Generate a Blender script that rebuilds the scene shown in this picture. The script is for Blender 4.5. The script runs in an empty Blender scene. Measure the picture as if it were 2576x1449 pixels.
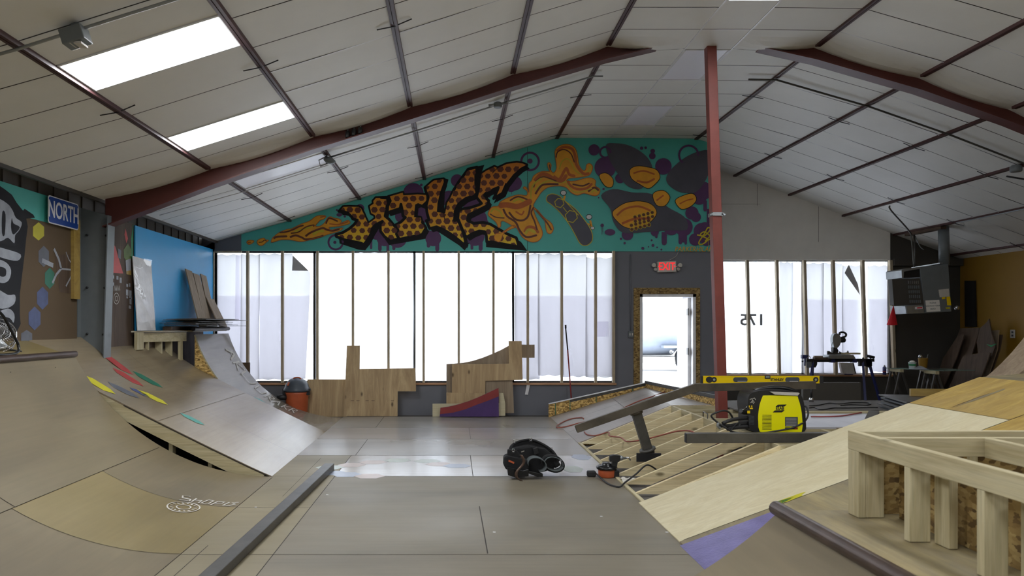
import bpy, bmesh, math, random
from mathutils import Vector, Matrix
from mathutils.geometry import tessellate_polygon
random.seed(7)
S = bpy.context.scene
COL = S.collection
# ------------------------------------------------ camera, sky, exposure
F, CX, CY, H = 1800.0, 1140.0, 820.0, 1.55      # focal length in px, vanishing point, eye height
cam = bpy.data.objects.new('camera', bpy.data.cameras.new('camera'))
COL.objects.link(cam); S.camera = cam
cam.location = (0, 0, H); cam.rotation_euler = (math.pi/2, 0, 0)
cam.data.sensor_width = 36; cam.data.lens = 36*F/2576
cam.data.shift_x = (1288-CX)/2576; cam.data.shift_y = (CY-724.5)/2576
cam.data.clip_start = .02; cam.data.clip_end = 300
cam.data.dof.use_dof = True; cam.data.dof.focus_distance = 8.5; cam.data.dof.aperture_fstop = 4.0
W = bpy.data.worlds.new('overcast_sky'); S.world = W; W.use_nodes = True
WN = W.node_tree.nodes; WB = WN['Background']
WB.inputs[0].default_value = (.86, .925, 1.0, 1); WB.inputs[1].default_value = 4.0
S.view_settings.view_transform = 'Standard'; S.view_settings.look = 'None'
S.view_settings.gamma = 1; S.view_settings.use_curve_mapping = False
S.view_settings.exposure = 0.3
LED_POWER = 26.0                                 # emission of the ceiling light panels
# ------------------------------------------------ helpers
def P(px, py, Y): return Vector(((px-CX)/F*Y, Y, H-(py-CY)/F*Y))
def G(px, py, Z=0.0):
    Y = (H-Z)*F/(py-CY); return Vector(((px-CX)/F*Y, Y, Z))
def hit(px, py, zf, y0=2.0, y1=14.0, lift=0.0):
    n = 400; prev = None
    for i in range(n+1):
        Y = y0+(y1-y0)*i/n; X = (px-CX)/F*Y; Z = H-(py-CY)/F*Y
        d = Z-zf(X, Y)
        if prev is not None and d <= 0 < prev[1]:
            a, b = prev[0], Y
            for _ in range(25):
                m = (a+b)/2; X = (px-CX)/F*m
                if H-(py-CY)/F*m-zf(X, m) > 0: a = m
                else: b = m
            X = (px-CX)/F*a
            return Vector((X, a, zf(X, a)+lift))
        prev = (Y, d)
    Y = y1; return Vector(((px-CX)/F*Y, Y, H-(py-CY)/F*Y))
def c(r, g, b):
    f = lambda v: ((v/255+.055)/1.055)**2.4 if v > 10 else v/255/12.92
    return (f(r), f(g), f(b), 1)
MATS = {}
def _new(name):
    m = bpy.data.materials.new(name); m.use_nodes = True; MATS[name] = m
    return m, m.node_tree.nodes, m.node_tree.links, m.node_tree.nodes['Principled BSDF']
def coords(N, L, scale=(1, 1, 1), rot=(0, 0, 0), kind='Object'):
    t = N.new('ShaderNodeTexCoord'); m = N.new('ShaderNodeMapping')
    m.inputs['Scale'].default_value = scale; m.inputs['Rotation'].default_value = rot
    L.new(t.outputs[kind], m.inputs['Vector']); return m.outputs[0]
def ramp(N, L, src, stops):
    r = N.new('ShaderNodeValToRGB'); e = r.color_ramp.elements
    while len(e) < len(stops): e.new(.5)
    for i, (p, col) in enumerate(stops): e[i].position = p; e[i].color = col
    L.new(src, r.inputs[0]); return r.outputs[0]
def noise(N, L, v, scale, detail=4, rough=.5, dist=0):
    n = N.new('ShaderNodeTexNoise'); n.inputs['Scale'].default_value = scale; n.inputs['Detail'].default_value = detail
    n.inputs['Roughness'].default_value = rough; n.inputs['Distortion'].default_value = dist
    L.new(v, n.inputs['Vector']); return n.outputs[0]
def mixc(N, L, a, b, fac, mode='MIX'):
    m = N.new('ShaderNodeMix'); m.data_type = 'RGBA'; m.blend_type = mode
    for k, v in ((0, fac), (6, a), (7, b)):
        if hasattr(v, 'links') or hasattr(v, 'is_linked'): L.new(v, m.inputs[k])
        else: m.inputs[k].default_value = v
    return m.outputs[2]
def bump(N, L, bs, src, st=.2, dist=.01):
    b = N.new('ShaderNodeBump'); b.inputs['Strength'].default_value = st; b.inputs['Distance'].default_value = dist
    L.new(src, b.inputs['Height']); L.new(b.outputs[0], bs.inputs['Normal'])
def plain(name, col, rough=.6, metal=0.0, var=.12, scale=6, bmp=0.0, spec=.5, coat=0):
    m, N, L, B = _new(name)
    v = coords(N, L); n = noise(N, L, v, scale, 5, .6)
    d = tuple(x*(1-var) for x in col[:3])+(1,); u = tuple(min(1, x*(1+var)) for x in col[:3])+(1,)
    L.new(ramp(N, L, n, [(.3, d), (.7, u)]), B.inputs['Base Color'])
    B.inputs['Roughness'].default_value = rough; B.inputs['Metallic'].default_value = metal
    B.inputs['Specular IOR Level'].default_value = spec
    if coat: B.inputs['Coat Weight'].default_value = coat
    if bmp: bump(N, L, B, noise(N, L, v, scale*8, 3), bmp, .005)
    return m
def wood(name, light, dark, axis=0, rough=.6, knots=True, grain=1.0, fine=.6, worn=None, wf=.5):
    """long grain along axis; growth-ring figure; knots; optional worn smears"""
    m, N, L, B = _new(name)
    s = [9*grain]*3; s[axis] = .7*grain
    v = coords(N, L, s); n1 = noise(N, L, v, 1.6, 6, .65, 1.2)
    s2 = [60*grain]*3; s2[axis] = 2.5*grain
    n2 = noise(N, L, coords(N, L, s2), 1.5, 3, .6)
    a = ramp(N, L, n1, [(.30, dark), (.5, tuple((x+y)/2 for x, y in zip(light, dark))), (.66, light)])
    b = ramp(N, L, n2, [(.35, (fine, fine, fine, 1)), (.6, (1, 1, 1, 1))])
    out = mixc(N, L, a, b, .45, 'MULTIPLY')
    if knots:
        sk = [5.5]*3; sk[axis] = 2.6
        vo = N.new('ShaderNodeTexVoronoi'); vo.inputs['Scale'].default_value = .9
        L.new(coords(N, L, sk), vo.inputs['Vector'])
        k = ramp(N, L, vo.outputs['Distance'], [(.05, (1, 1, 1, 1)), (.13, (0, 0, 0, 1))])
        out = mixc(N, L, out, tuple(x*.35 for x in dark[:3])+(1,), k)
    if worn:
        sw = [2.2]*3; sw[axis] = .9
        w = ramp(N, L, noise(N, L, coords(N, L, sw), .9, 8, .7, .6), [(.38, (0, 0, 0, 1)), (.68, (wf, wf, wf, 1))])
        out = mixc(N, L, out, worn, w)
    L.new(out, B.inputs['Base Color']); B.inputs['Roughness'].default_value = rough
    bump(N, L, B, n2, .08, .004)
    return m
def deckmat(name, base, dark, light, rough=.38, ax=1, sc=1.0):
    """skated hardboard / plywood skin: broad scuffs, tyre-soft smears, faint streaks across"""
    m, N, L, B = _new(name)
    s = [1.6*sc]*3; s[ax] = .55*sc
    n1 = noise(N, L, coords(N, L, s), 1.0, 5, .5, .4)
    o = ramp(N, L, n1, [(.28, dark), (.5, base), (.74, light)])
    s2 = [30*sc]*3; s2[ax] = 1.2*sc
    n2 = noise(N, L, coords(N, L, s2), 1, 4, .6)
    o = mixc(N, L, o, ramp(N, L, n2, [(.3, (.86, .86, .86, 1)), (.7, (1.0, 1.0, 1.0, 1))]), .7, 'MULTIPLY')
    n3 = noise(N, L, coords(N, L, (1, 1, 1)), .8, 4, .5)
    L.new(ramp(N, L, n3, [(.3, (rough*.85,)*3+(1,)), (.7, (min(1, rough*1.2),)*3+(1,))]), B.inputs['Roughness'])
    L.new(o, B.inputs['Base Color'])
    return m
def osb(name, k=1.0):
    m, N, L, B = _new(name)
    v = coords(N, L, (24, 24, 44), (.3, .2, .5)); vo = N.new('ShaderNodeTexVoronoi'); vo.inputs['Scale'].default_value = 1.9
    nz = N.new('ShaderNodeTexNoise'); nz.inputs['Scale'].default_value = 2.2; L.new(v, nz.inputs['Vector'])
    L.new(mixc(N, L, v, nz.outputs[1], .35), vo.inputs['Vector'])
    sp = N.new('ShaderNodeSeparateColor'); L.new(vo.outputs['Color'], sp.inputs[0])
    o = ramp(N, L, sp.outputs[0], [(0, c(100*k, 76*k, 40*k)), (.35, c(150*k, 120*k, 66*k)), (.7, c(178*k, 148*k, 88*k)), (1, c(200*k, 172*k, 112*k))])
    L.new(o, B.inputs['Base Color']); B.inputs['Roughness'].default_value = .75
    bump(N, L, B, sp.outputs[1], .3, .004)
    return m
def emis(name, col, st):
    m, N, L, B = _new(name)
    B.inputs['Base Color'].default_value = tuple(x*.7 for x in col[:3])+(1,)
    B.inputs['Emission Color'].default_value = col; B.inputs['Emission Strength'].default_value = st
    return m
def paper(name, tint, trans):
    m, N, L, B = _new(name); N.remove(B)
    o = N['Material Output']
    v = coords(N, L, (1.5, 1, .35)); n = noise(N, L, v, 2.0, 5, .6, .5)
    d = tuple(x*.93 for x in tint[:3])+(1,)
    colr = ramp(N, L, n, [(.35, d), (.65, tint)])
    t = N.new('ShaderNodeBsdfTranslucent'); df = N.new('ShaderNodeBsdfDiffuse'); mx = N.new('ShaderNodeMixShader')
    L.new(colr, t.inputs[0]); df.inputs[0].default_value = (.8, .8, .8, 1)
    mx.inputs[0].default_value = trans
    L.new(df.outputs[0], mx.inputs[1]); L.new(t.outputs[0], mx.inputs[2]); L.new(mx.outputs[0], o.inputs[0])
    b = N.new('ShaderNodeBump'); b.inputs['Strength'].default_value = .12; b.inputs['Distance'].default_value = .01
    L.new(n, b.inputs['Height']); L.new(b.outputs[0], t.inputs['Normal']); L.new(b.outputs[0], df.inputs['Normal'])
    return m
def glassmat(name, fac=.08, tint=(1, 1, 1, 1)):
    m, N, L, B = _new(name); N.remove(B); o = N['Material Output']
    t = N.new('ShaderNodeBsdfTransparent'); g = N.new('ShaderNodeBsdfGlossy'); mx = N.new('ShaderNodeMixShader')
    t.inputs[0].default_value = tint; g.inputs['Roughness'].default_value = .02; mx.inputs[0].default_value = fac
    L.new(t.outputs[0], mx.inputs[1]); L.new(g.outputs[0], mx.inputs[2]); L.new(mx.outputs[0], o.inputs[0])
    return m
# ------------------------------------------------ mesh builder
class MB:
    def __init__(s): s.v = []; s.f = []; s.m = []; s.sm = []
    def add(s, vs, fs, mi=0, smooth=False):
        o = len(s.v); s.v += [Vector(v) for v in vs]
        for f in fs: s.f.append([o+i for i in f]); s.m.append(mi); s.sm.append(smooth)
        return s
    def box(s, a, b, mi=0, R=None, piv=None):
        x0, y0, z0 = a; x1, y1, z1 = b
        vs = [Vector(p) for p in ((x0,y0,z0),(x1,y0,z0),(x1,y1,z0),(x0,y1,z0),(x0,y0,z1),(x1,y0,z1),(x1,y1,z1),(x0,y1,z1))]
        if R is not None:
            pv = Vector(piv) if piv else Vector(((x0+x1)/2, (y0+y1)/2, (z0+z1)/2)); vs = [R@(v-pv)+pv for v in vs]
        return s.add(vs, [(0,3,2,1),(4,5,6,7),(0,1,5,4),(1,2,6,5),(2,3,7,6),(3,0,4,7)], mi)
    def bar(s, p, q, w, h, mi=0, up=(0,0,1), roll=0):
        """box from p to q, w across, h along up"""
        p = Vector(p); q = Vector(q); d = (q-p).normalized(); u = Vector(up)
        if abs(d.dot(u)) > .99: u = Vector((0, 1, 0))
        x = d.cross(u).normalized(); u = x.cross(d).normalized()
        if roll: R = Matrix.Rotation(roll, 3, d); x = R@x; u = R@u
        vs = [e+x*a*w/2+u*b*h/2 for e in (p, q) for a, b in ((-1,-1),(1,-1),(1,1),(-1,1))]
        return s.add(vs, [(0,1,2,3),(7,6,5,4),(0,4,5,1),(1,5,6,2),(2,6,7,3),(3,7,4,0)], mi)
    def tube(s, pts, r, n=10, mi=0, cap=True, closed=False):
        pts = [Vector(p) for p in pts]; K = len(pts); rr = r if isinstance(r, (list, tuple)) else [r]*K
        prev = None; vs = []
        for i, p in enumerate(pts):
            if closed: d = (pts[(i+1) % K]-pts[i-1])
            else: d = pts[min(i+1, K-1)]-pts[max(i-1, 0)]
            d.normalize()
            if prev is None:
                a = Vector((0,0,1)) if abs(d.z) < .9 else Vector((0,1,0)); x = d.cross(a).normalized()
            else: x = (prev-d*prev.dot(d)).normalized()
            prev = x; y = d.cross(x)
            vs += [p+(x*math.cos(t)+y*math.sin(t))*rr[i] for t in [2*math.pi*k/n for k in range(n)]]
        fs = []; M = K if closed else K-1
        for i in range(M):
            for k in range(n):
                a = i*n+k; b = i*n+(k+1) % n; j = ((i+1) % K)*n
                fs.append((a, b, j+(k+1) % n, j+k))
        s.add(vs, fs, mi, True)
        if cap and not closed:
            s.add(vs[:n][::-1], [tuple(range(n))], mi); s.add(vs[-n:], [tuple(range(n))], mi)
        return s
    def lathe(s, prof, o, n=24, mi=0, axis=(0,0,1), smooth=True):
        """profile of (radius, height) about axis through o"""
        a = Vector(axis).normalized(); t = Vector((0,0,1)) if abs(a.z) < .9 else Vector((1,0,0))
        x = a.cross(t).normalized(); y = a.cross(x); o = Vector(o); vs = []
        for r, h in prof: vs += [o+a*h+(x*math.cos(2*math.pi*k/n)+y*math.sin(2*math.pi*k/n))*r for k in range(n)]
        fs = []
        for i in range(len(prof)-1):
            for k in range(n): fs.append((i*n+k, i*n+(k+1) % n, (i+1)*n+(k+1) % n, (i+1)*n+k))
        s.add(vs, fs, mi, smooth)
        if prof[0][0] > 1e-4: s.add(vs[:n][::-1], [tuple(range(n))], mi)
        if prof[-1][0] > 1e-4: s.add(vs[-n:], [tuple(range(n))], mi)
        return s
    def ball(s, o, r, mi=0, n=14, sc=(1,1,1)):
        o = Vector(o); vs = []; k = n//2
        for i in range(k+1):
            th = math.pi*i/k
            for j in range(n): ph = 2*math.pi*j/n; vs.append(o+Vector((math.sin(th)*math.cos(ph)*r*sc[0], math.sin(th)*math.sin(ph)*r*sc[1], math.cos(th)*r*sc[2])))
        fs = [(i*n+j, (i+1)*n+j, (i+1)*n+(j+1) % n, i*n+(j+1) % n) for i in range(k) for j in range(n)]
        return s.add(vs, fs, mi, True)
    def prism(s, poly, d, mi=0, mside=None):
        """closed 3D outline extruded by vector d (outline face first)"""
        poly = [Vector(p) for p in poly]; d = Vector(d); n = len(poly)
        tr = tessellate_polygon([poly])
        s.add(poly, [tuple(t) for t in tr], mi); s.add([p+d for p in poly], [tuple(t)[::-1] for t in tr], mi)
        ms = mi if mside is None else mside
        vs = poly+[p+d for p in poly]
        return s.add(vs, [(i, (i+1) % n, n+(i+1) % n, n+i) for i in range(n)], ms)
    def flat(s, poly, mi=0):
        poly = [Vector(p) for p in poly]
        return s.add(poly, [tuple(t) for t in tessellate_polygon([poly])], mi)
    def grid(s, fn, nu, nv, mi=0, smooth=True, thick=None):
        vs = [Vector(fn(i/nu, j/nv)) for i in range(nu+1) for j in range(nv+1)]; w = nv+1
        s.add(vs, [(i*w+j, (i+1)*w+j, (i+1)*w+j+1, i*w+j+1) for i in range(nu) for j in range(nv)], mi, smooth)
        if thick:
            t = Vector(thick)
            s.add([v+t for v in vs], [(i*w+j+1, (i+1)*w+j+1, (i+1)*w+j, i*w+j) for i in range(nu) for j in range(nv)], mi, smooth)
            e = [i*w for i in range(nu+1)]+[nu*w+j for j in range(1, nv+1)]+[i*w+nv for i in range(nu-1, -1, -1)]+[j for j in range(nv-1, 0, -1)]
            k = len(e); ev = [vs[i] for i in e]
            s.add(ev+[v+t for v in ev], [(i, (i+1) % k, k+(i+1) % k, k+i) for i in range(k)], mi)
        return s
    def ribbon(s, pts, w, mi=0, nrm=(0,0,1), lift=0):
        pts = [Vector(p) for p in pts]; nv = Vector(nrm); vs = []
        for i, p in enumerate(pts):
            d = (pts[min(i+1, len(pts)-1)]-pts[max(i-1, 0)]).normalized(); x = d.cross(nv).normalized()
            ww = w[i] if isinstance(w, (list, tuple)) else w
            vs += [p+x*ww/2+nv*lift, p-x*ww/2+nv*lift]
        return s.add(vs, [(2*i, 2*i+1, 2*i+3, 2*i+2) for i in range(len(pts)-1)], mi)
    def build(s, name, mats, parent=None, label=None, cat=None, group=None, kind=None, bevel=0, origin=None, fix=True, seg=2):
        mats = mats if isinstance(mats, (list, tuple)) else [mats]
        if parent is not None: o = wpos(parent)
        elif origin is not None: o = Vector(origin)
        else:
            xs = [v.x for v in s.v]; ys = [v.y for v in s.v]
            o = Vector(((min(xs)+max(xs))/2, (min(ys)+max(ys))/2, min(v.z for v in s.v)))
        me = bpy.data.meshes.new(name); me.from_pydata([v-o for v in s.v], [], s.f)
        for m in mats: me.materials.append(MATS[m] if isinstance(m, str) else m)
        for p, mi, sm in zip(me.polygons, s.m, s.sm): p.material_index = mi; p.use_smooth = sm
        me.validate()
        if fix:
            b = bmesh.new(); b.from_mesh(me); bmesh.ops.remove_doubles(b, verts=b.verts, dist=1e-5)
            bmesh.ops.recalc_face_normals(b, faces=b.faces); b.to_mesh(me); b.free()
        ob = bpy.data.objects.new(name, me); COL.objects.link(ob)
        if parent is not None: ob.parent = parent
        else: ob.location = o
        if bevel:
            bv = ob.modifiers.new('bevel', 'BEVEL'); bv.width = bevel; bv.segments = seg; bv.limit_method = 'ANGLE'; bv.angle_limit = .7
        props(ob, label, cat, group, kind)
        return ob
def wpos(o):
    p = Vector(o.location)
    while o.parent: o = o.parent; p += Vector(o.location)
    return p
def props(ob, label=None, cat=None, group=None, kind=None):
    if label: ob['label'] = label
    if cat: ob['category'] = cat
    if group: ob['group'] = group
    if kind: ob['kind'] = kind
    return ob
def T(name, label, cat, loc, group=None):
    o = bpy.data.objects.new(name, None); o.empty_display_size = .1; COL.objects.link(o); o.location = loc
    return props(o, label, cat, group)
def text(s, size, M4, mat, name='lettering', parent=None, ext=.001, sx=1.0, shear=0.0, bold=0.0, **kw):
    cu = bpy.data.curves.new('t', 'FONT'); cu.body = s; cu.size = size; cu.extrude = ext; cu.align_x = 'CENTER'; cu.align_y = 'CENTER'
    cu.shear = shear; cu.offset = bold; cu.resolution_u = 3
    to = bpy.data.objects.new('t', cu); COL.objects.link(to)
    me = bpy.data.meshes.new_from_object(to, depsgraph=bpy.context.evaluated_depsgraph_get())
    bpy.data.objects.remove(to); bpy.data.curves.remove(cu)
    me.transform(M4@Matrix.Diagonal((sx, 1, 1, 1)))
    mb = MB(); mb.add([v.co.copy() for v in me.vertices], [tuple(p.vertices) for p in me.polygons]); bpy.data.meshes.remove(me)
    return mb.build(name, mat, parent, **kw)
def frame(o, x, y):
    """matrix whose local x,y are the given world directions"""
    x = Vector(x).normalized(); y = Vector(y); y = (y-x*y.dot(x)).normalized(); z = x.cross(y)
    m = Matrix((x, y, z)).transposed().to_4x4(); m.translation = Vector(o); return m
def spline(pts, n=8):
    pts = [Vector(p) for p in pts]; out = []
    for i in range(len(pts)-1):
        p0 = pts[max(i-1, 0)]; p1 = pts[i]; p2 = pts[i+1]; p3 = pts[min(i+2, len(pts)-1)]
        for k in range(n):
            t = k/n; out.append(.5*((2*p1)+(p2-p0)*t+(2*p0-5*p1+4*p2-p3)*t*t+(3*p1-p0-3*p2+p3)*t**3))
    out.append(pts[-1]); return out
# ------------------------------------------------ materials
LUML, LUMD = c(200, 190, 156), c(172, 158, 120)
for i, a in enumerate('xyz'): wood('lumber_'+a, LUML, LUMD, i, .65)
wood('stud_wood', c(196, 182, 156), c(160, 144, 118), 2, .7)
wood('sill_wood', c(206, 160, 120), c(160, 118, 84), 0, .6)
wood('fresh_ply', c(210, 201, 170), c(196, 184, 148), 0, .55, False, .55, .85)
wood('yellow_ply', c(188, 160, 84), c(154, 124, 56), 0, .6, True, .5, .8, c(140, 120, 90), .5)
wood('aged_ply', c(166, 152, 112), c(138, 122, 86), 1, .6, False, .5, .85, c(104, 99, 88), 1.0)
wood('leaning_ply', c(200, 174, 132), c(160, 132, 96), 2, .65, True, .6, .85)
wood('grey_ply', c(164, 146, 122), c(130, 112, 92), 2, .65, False, .6, .85)
wood('brown_ply', c(96, 78, 62), c(64, 50, 40), 2, .7, False, .6, .8)
deckmat('ramp_brown', c(118, 106, 82), c(103, 93, 73), c(130, 118, 92), .5)
deckmat('bank_brown', c(138, 124, 101), c(122, 110, 90), c(150, 137, 113), .22)
deckmat('ramp_tan', c(134, 119, 80), c(117, 103, 68), c(146, 131, 92))
deckmat('ramp_grey', c(136, 130, 118), c(118, 113, 103), c(156, 151, 142), .18)
deckmat('floor_board', c(120, 112, 96), c(107, 100, 86), c(132, 123, 106), .5, 0)
deckmat('floor_board_grey', c(172, 168, 164), c(158, 154, 150), c(186, 182, 178), .19, 0)
deckmat('floor_board_far', c(138, 132, 122), c(124, 118, 110), c(152, 146, 136), .3, 0)  # smoother, lighter copy of floor_board; part of the grazing gloss is in its colour
wood('joist_wood_lit', c(232, 218, 178), c(206, 186, 142), 0, .6)  # brightened lumber copy; light on the joist faces is put into the colour
deckmat('floor_board_tan', c(130, 120, 96), c(116, 107, 84), c(140, 130, 105), .5, 0)
deckmat('bank_pale', c(164, 156, 148), c(148, 140, 134), c(178, 170, 164), .42)
deckmat('white_board', c(186, 186, 192), c(158, 158, 166), c(206, 206, 212), .35)
osb('osb', 1.18); osb('osb_dark', .86)
plain('seam', c(48, 42, 36), .8); plain('dark_void', c(30, 27, 24), .9)
plain('concrete', c(92, 88, 84), .8, var=.2, scale=3)
plain('wall_dark', c(108, 110, 118), .55, var=.06, scale=1.5, bmp=.05)
plain('wall_darker', c(68, 65, 60), .6, var=.08, scale=1.5)
plain('corrugated', c(92, 86, 78), .6, var=.1)
plain('gable_ply', c(232, 229, 222), .75, var=.05, scale=2)
plain('mustard', c(140, 104, 26), .55, var=.08, scale=1)
plain('ceiling_panel', c(229, 228, 223), .5, var=.03, scale=2, bmp=.08)
plain('ceiling_gap', c(70, 66, 62), .8); plain('white_strip', c(225, 225, 228), .3)
plain('purlin_red', c(70, 42, 42), .5, var=.15); plain('beam_red', c(84, 40, 34), .45, var=.15, scale=3)
plain('column_red', c(122, 58, 50), .5, var=.15, scale=4, bmp=.1)
plain('grey_paint', c(106, 112, 115), .45, var=.08); plain('black', c(26, 26, 28), .5); plain('gloss_black', c(22, 23, 25), .25)
plain('rubber', c(32, 32, 34), .7); plain('dark_cloth', c(24, 24, 26), .9, bmp=.3, scale=20); plain('grey_web', c(84, 90, 92), .85, bmp=.3, scale=30)
plain('steel', c(92, 85, 74), .4, .35, var=.3, scale=5); plain('steel_dark', c(80, 78, 74), .42, .35, var=.25, scale=6)
plain('galvanised', c(150, 154, 156), .35, .7, var=.15); plain('chrome', c(210, 210, 214), .15, 1, var=.02)
plain('coping', c(94, 76, 66), .38, .6, var=.3, scale=8); plain('white_paint', c(226, 226, 228), .5); plain('off_white', c(196, 192, 184), .6)
plain('orange', c(186, 90, 52), .45); plain('welder_yellow', c(255, 248, 0), .35, var=.02); plain('level_yellow', c(240, 205, 0), .35, var=.02)
plain('red', c(206, 20, 34), .6); plain('hose_red', c(148, 78, 62), .5); plain('cable', c(36, 36, 38), .55); plain('blue_steel', c(38, 44, 92), .4)
plain('blue_wall', c(50, 168, 232), .4, var=.05, scale=1.2, bmp=.06); plain('sign_blue', c(22, 66, 150), .35, var=.04); plain('sign_white', c(222, 222, 226), .4)
plain('teal', c(78, 178, 168), .5, var=.04, scale=1.2); plain('mural_black', c(15, 14, 19), .6, spec=.3); plain('mural_purple', c(84, 48, 96), .5, var=.08)
plain('mural_brown', c(98, 46, 26), .5); plain('mural_yellow', c(196, 176, 34), .5); plain('mural_orange', c(226, 158, 28), .5, var=.12, scale=4)
plain('mural_rust', c(180, 92, 28), .5, var=.15, scale=4); plain('mural_charcoal', c(74, 74, 86), .5, var=.15, scale=2)
plain('mural_grey', c(150, 154, 162), .5, var=.25, scale=6); plain('mural_white', c(214, 214, 214), .5)
plain('brown_board', c(94, 78, 58), .85, var=.06, scale=1); plain('purple_paint', c(114, 108, 154), .3, var=.2, scale=7, bmp=.5)
plain('hex_yellow', c(190, 182, 40), .5, var=.1); plain('hex_blue', c(66, 76, 118), .5, var=.15, scale=12); plain('hex_green', c(34, 108, 84), .5)
plain('hex_red', c(168, 62, 60), .5, var=.2, scale=10); plain('hex_teal', c(88, 156, 146), .5, var=.1); plain('hex_slate', c(92, 94, 102), .5, var=.2)
plain('pastel_green', c(152, 160, 146), .3); plain('pastel_pink', c(168, 150, 140), .3); plain('pastel_blue', c(140, 148, 164), .3)
plain('spray_red', c(190, 62, 56), .5, var=.15); plain('spray_green', c(96, 118, 62), .6, var=.2); plain('paint_red', c(138, 46, 44), .5); plain('paint_purple', c(72, 44, 104), .5)
plain('snow', c(238, 240, 244), .8, var=.02); plain('truck_tank', c(150, 158, 172), .3, var=.05); plain('paper_flap', c(180, 180, 182), .8)
plain('vac_grey', c(70, 76, 84), .35); plain('bucket_white', c(196, 208, 206), .5); plain('tape_green', c(20, 130, 70), .5); plain('glass_green', c(110, 130, 120), .2)
def gradient_paint():
    m, N, L, B = _new('letter_gold')
    sp = N.new('ShaderNodeSeparateXYZ'); t = N.new('ShaderNodeTexCoord'); L.new(t.outputs['Object'], sp.inputs[0])
    mr = N.new('ShaderNodeMapRange'); mr.inputs[1].default_value = 0.0; mr.inputs[2].default_value = 1.5
    n = noise(N, L, coords(N, L), 2.0, 3)
    ad = N.new('ShaderNodeMath'); ad.operation = 'MULTIPLY_ADD'; L.new(n, ad.inputs[0]); ad.inputs[1].default_value = .5; L.new(sp.outputs[2], ad.inputs[2])
    L.new(ad.outputs[0], mr.inputs[0])
    L.new(ramp(N, L, mr.outputs[0], [(.15, c(232, 212, 40)), (.5, c(228, 162, 28)), (.95, c(212, 128, 26))]), B.inputs['Base Color'])
    B.inputs['Roughness'].default_value = .5
gradient_paint()
emis('led', (.95, .975, 1, 1), LED_POWER); emis('exit_red', (1, .02, .025, 1), .8)
paper('paper_white', (.86, .88, .92, 1), .85); paper('paper_mid', (.39, .39, .40, 1), .75); paper('paper_grey', (.90, .88, .95, 1), .9)
plain('lens_off', c(244, 244, 255), .3, var=.01)
glassmat('poly_wrap', .10)
glassmat('pane_glass', .06)
# ================================================ ROOM SHELL
D1, D2, YB = 12.6, 14.0, -5.0
XL, XR, XJ = -4.42, 9.92, 4.62
# roof profile (x, z): purlin lines, flat strip at the ridge
RP = [(-4.16, 3.045), (-2.87, 3.405), (-1.645, 3.79), (-.504, 4.14), (.70, 4.525), (1.82, 4.858), (2.765, 4.858), (3.325, 4.858), (4.27, 4.845), (5.50, 4.49), (6.57, 4.116), (7.62, 3.71), (8.63, 3.34), (9.72, 2.94), (9.93, 2.86)]
def roof(x):
    for (a, za), (b, zb) in zip(RP, RP[1:]):
        if x <= b: return za+(zb-za)*(x-a)/(b-a)
    return RP[-1][1]
YBM = 8.40       # near face of the steel frame
def struct(mb, name, mats, **k): return mb.build(name, mats, kind='structure', **k)
struct(MB().box((-5, YB, -.12), (11, 14.3, -.025)), 'floor', 'concrete')
struct(MB().box((3.62, 9.62, -.025), (9.95, 14.0, .1)), 'floor', 'concrete')
# skate floor with plywood sheet joints
fl = MB(); X0, X1 = -1.87, 1.65
rows = [(12.24, 10.9, 0), (10.9, 9.81, 1), (9.81, 8.57, 0), (8.57, 7.38, 1), (7.38, 4.85, 0), (4.85, 2.4, 0), (2.4, -5, 0)]
cuts = [[-1.18], [.24], [-1.17], [-1.22, .205], [-1.22], [-1.22], [-1.22, .3]]
for (ya, yb, g), cs in zip(rows, cuts):
    xs = [X0]+cs+[X1]
    for i in range(len(xs)-1):
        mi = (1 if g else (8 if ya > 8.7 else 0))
        if xs[i+1] == -1.22: mi = 2
        fl.box((xs[i], yb, -.024), (xs[i+1], ya, 0), mi)
def fseam(a, b, w=.006): fl.ribbon([(a[0], a[1], .0009), (b[0], b[1], .0009)], w, 3)
for (ya, yb, g), cs in zip(rows, cuts):
    fseam((X0, yb), (X1, yb), .007)
    for q in cs: fseam((q, ya), (q, yb), .007)
fseam((.235, 4.87), (.225, 6.15), .008); fseam((-1.73, 2.4), (-1.73, 5.05)); fseam((-1.87, 6.1), (-1.22, 6.1)); fseam((-1.55, 6.5), (-1.55, 8.4), .004)
fl.box((X1, 12.2, -.024), (3.6, 12.26, 0), 0)
fl.box((X0-.0, 12.24, -.06), (XJ, D1, -.03), 0)
# painted hexagons fading into the floor
def hexa(cx, cy, rx, ry, z=.0012, rot=0): return [(cx+rx*math.cos(rot+k*math.pi/3), cy+ry*math.sin(rot+k*math.pi/3), z) for k in range(6)]
for i, (px, py, mi) in enumerate([(830, 1176, 4), (885, 1170, 5), (938, 1163, 5), (1000, 1158, 4), (1075, 1160, 4), (1105, 1168, 5), (1150, 1172, 6), (835, 1190, 6), (872, 1194, 6), (930, 1198, 5), (1462, 1150, 6), (1440, 1180, 4)]):
    g = G(px, py)
    fl.flat(hexa(g.x, g.y, .16 if i < 10 else .12, .13 if i < 10 else .2, .001+.00004*i), mi)
for px, py in ((1240, 1340), (820, 1246), (1675, 1340), (640, 1277), (975, 1160), (1510, 1300)):
    g = G(px, py); fl.box((g.x, g.y, 0), (g.x+.02, g.y+.012, .004), 7)
struct(fl, 'floor', ['floor_board', 'floor_board_grey', 'floor_board_tan', 'seam', 'pastel_green', 'pastel_pink', 'pastel_blue', 'white_paint', 'floor_board_far'])
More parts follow.
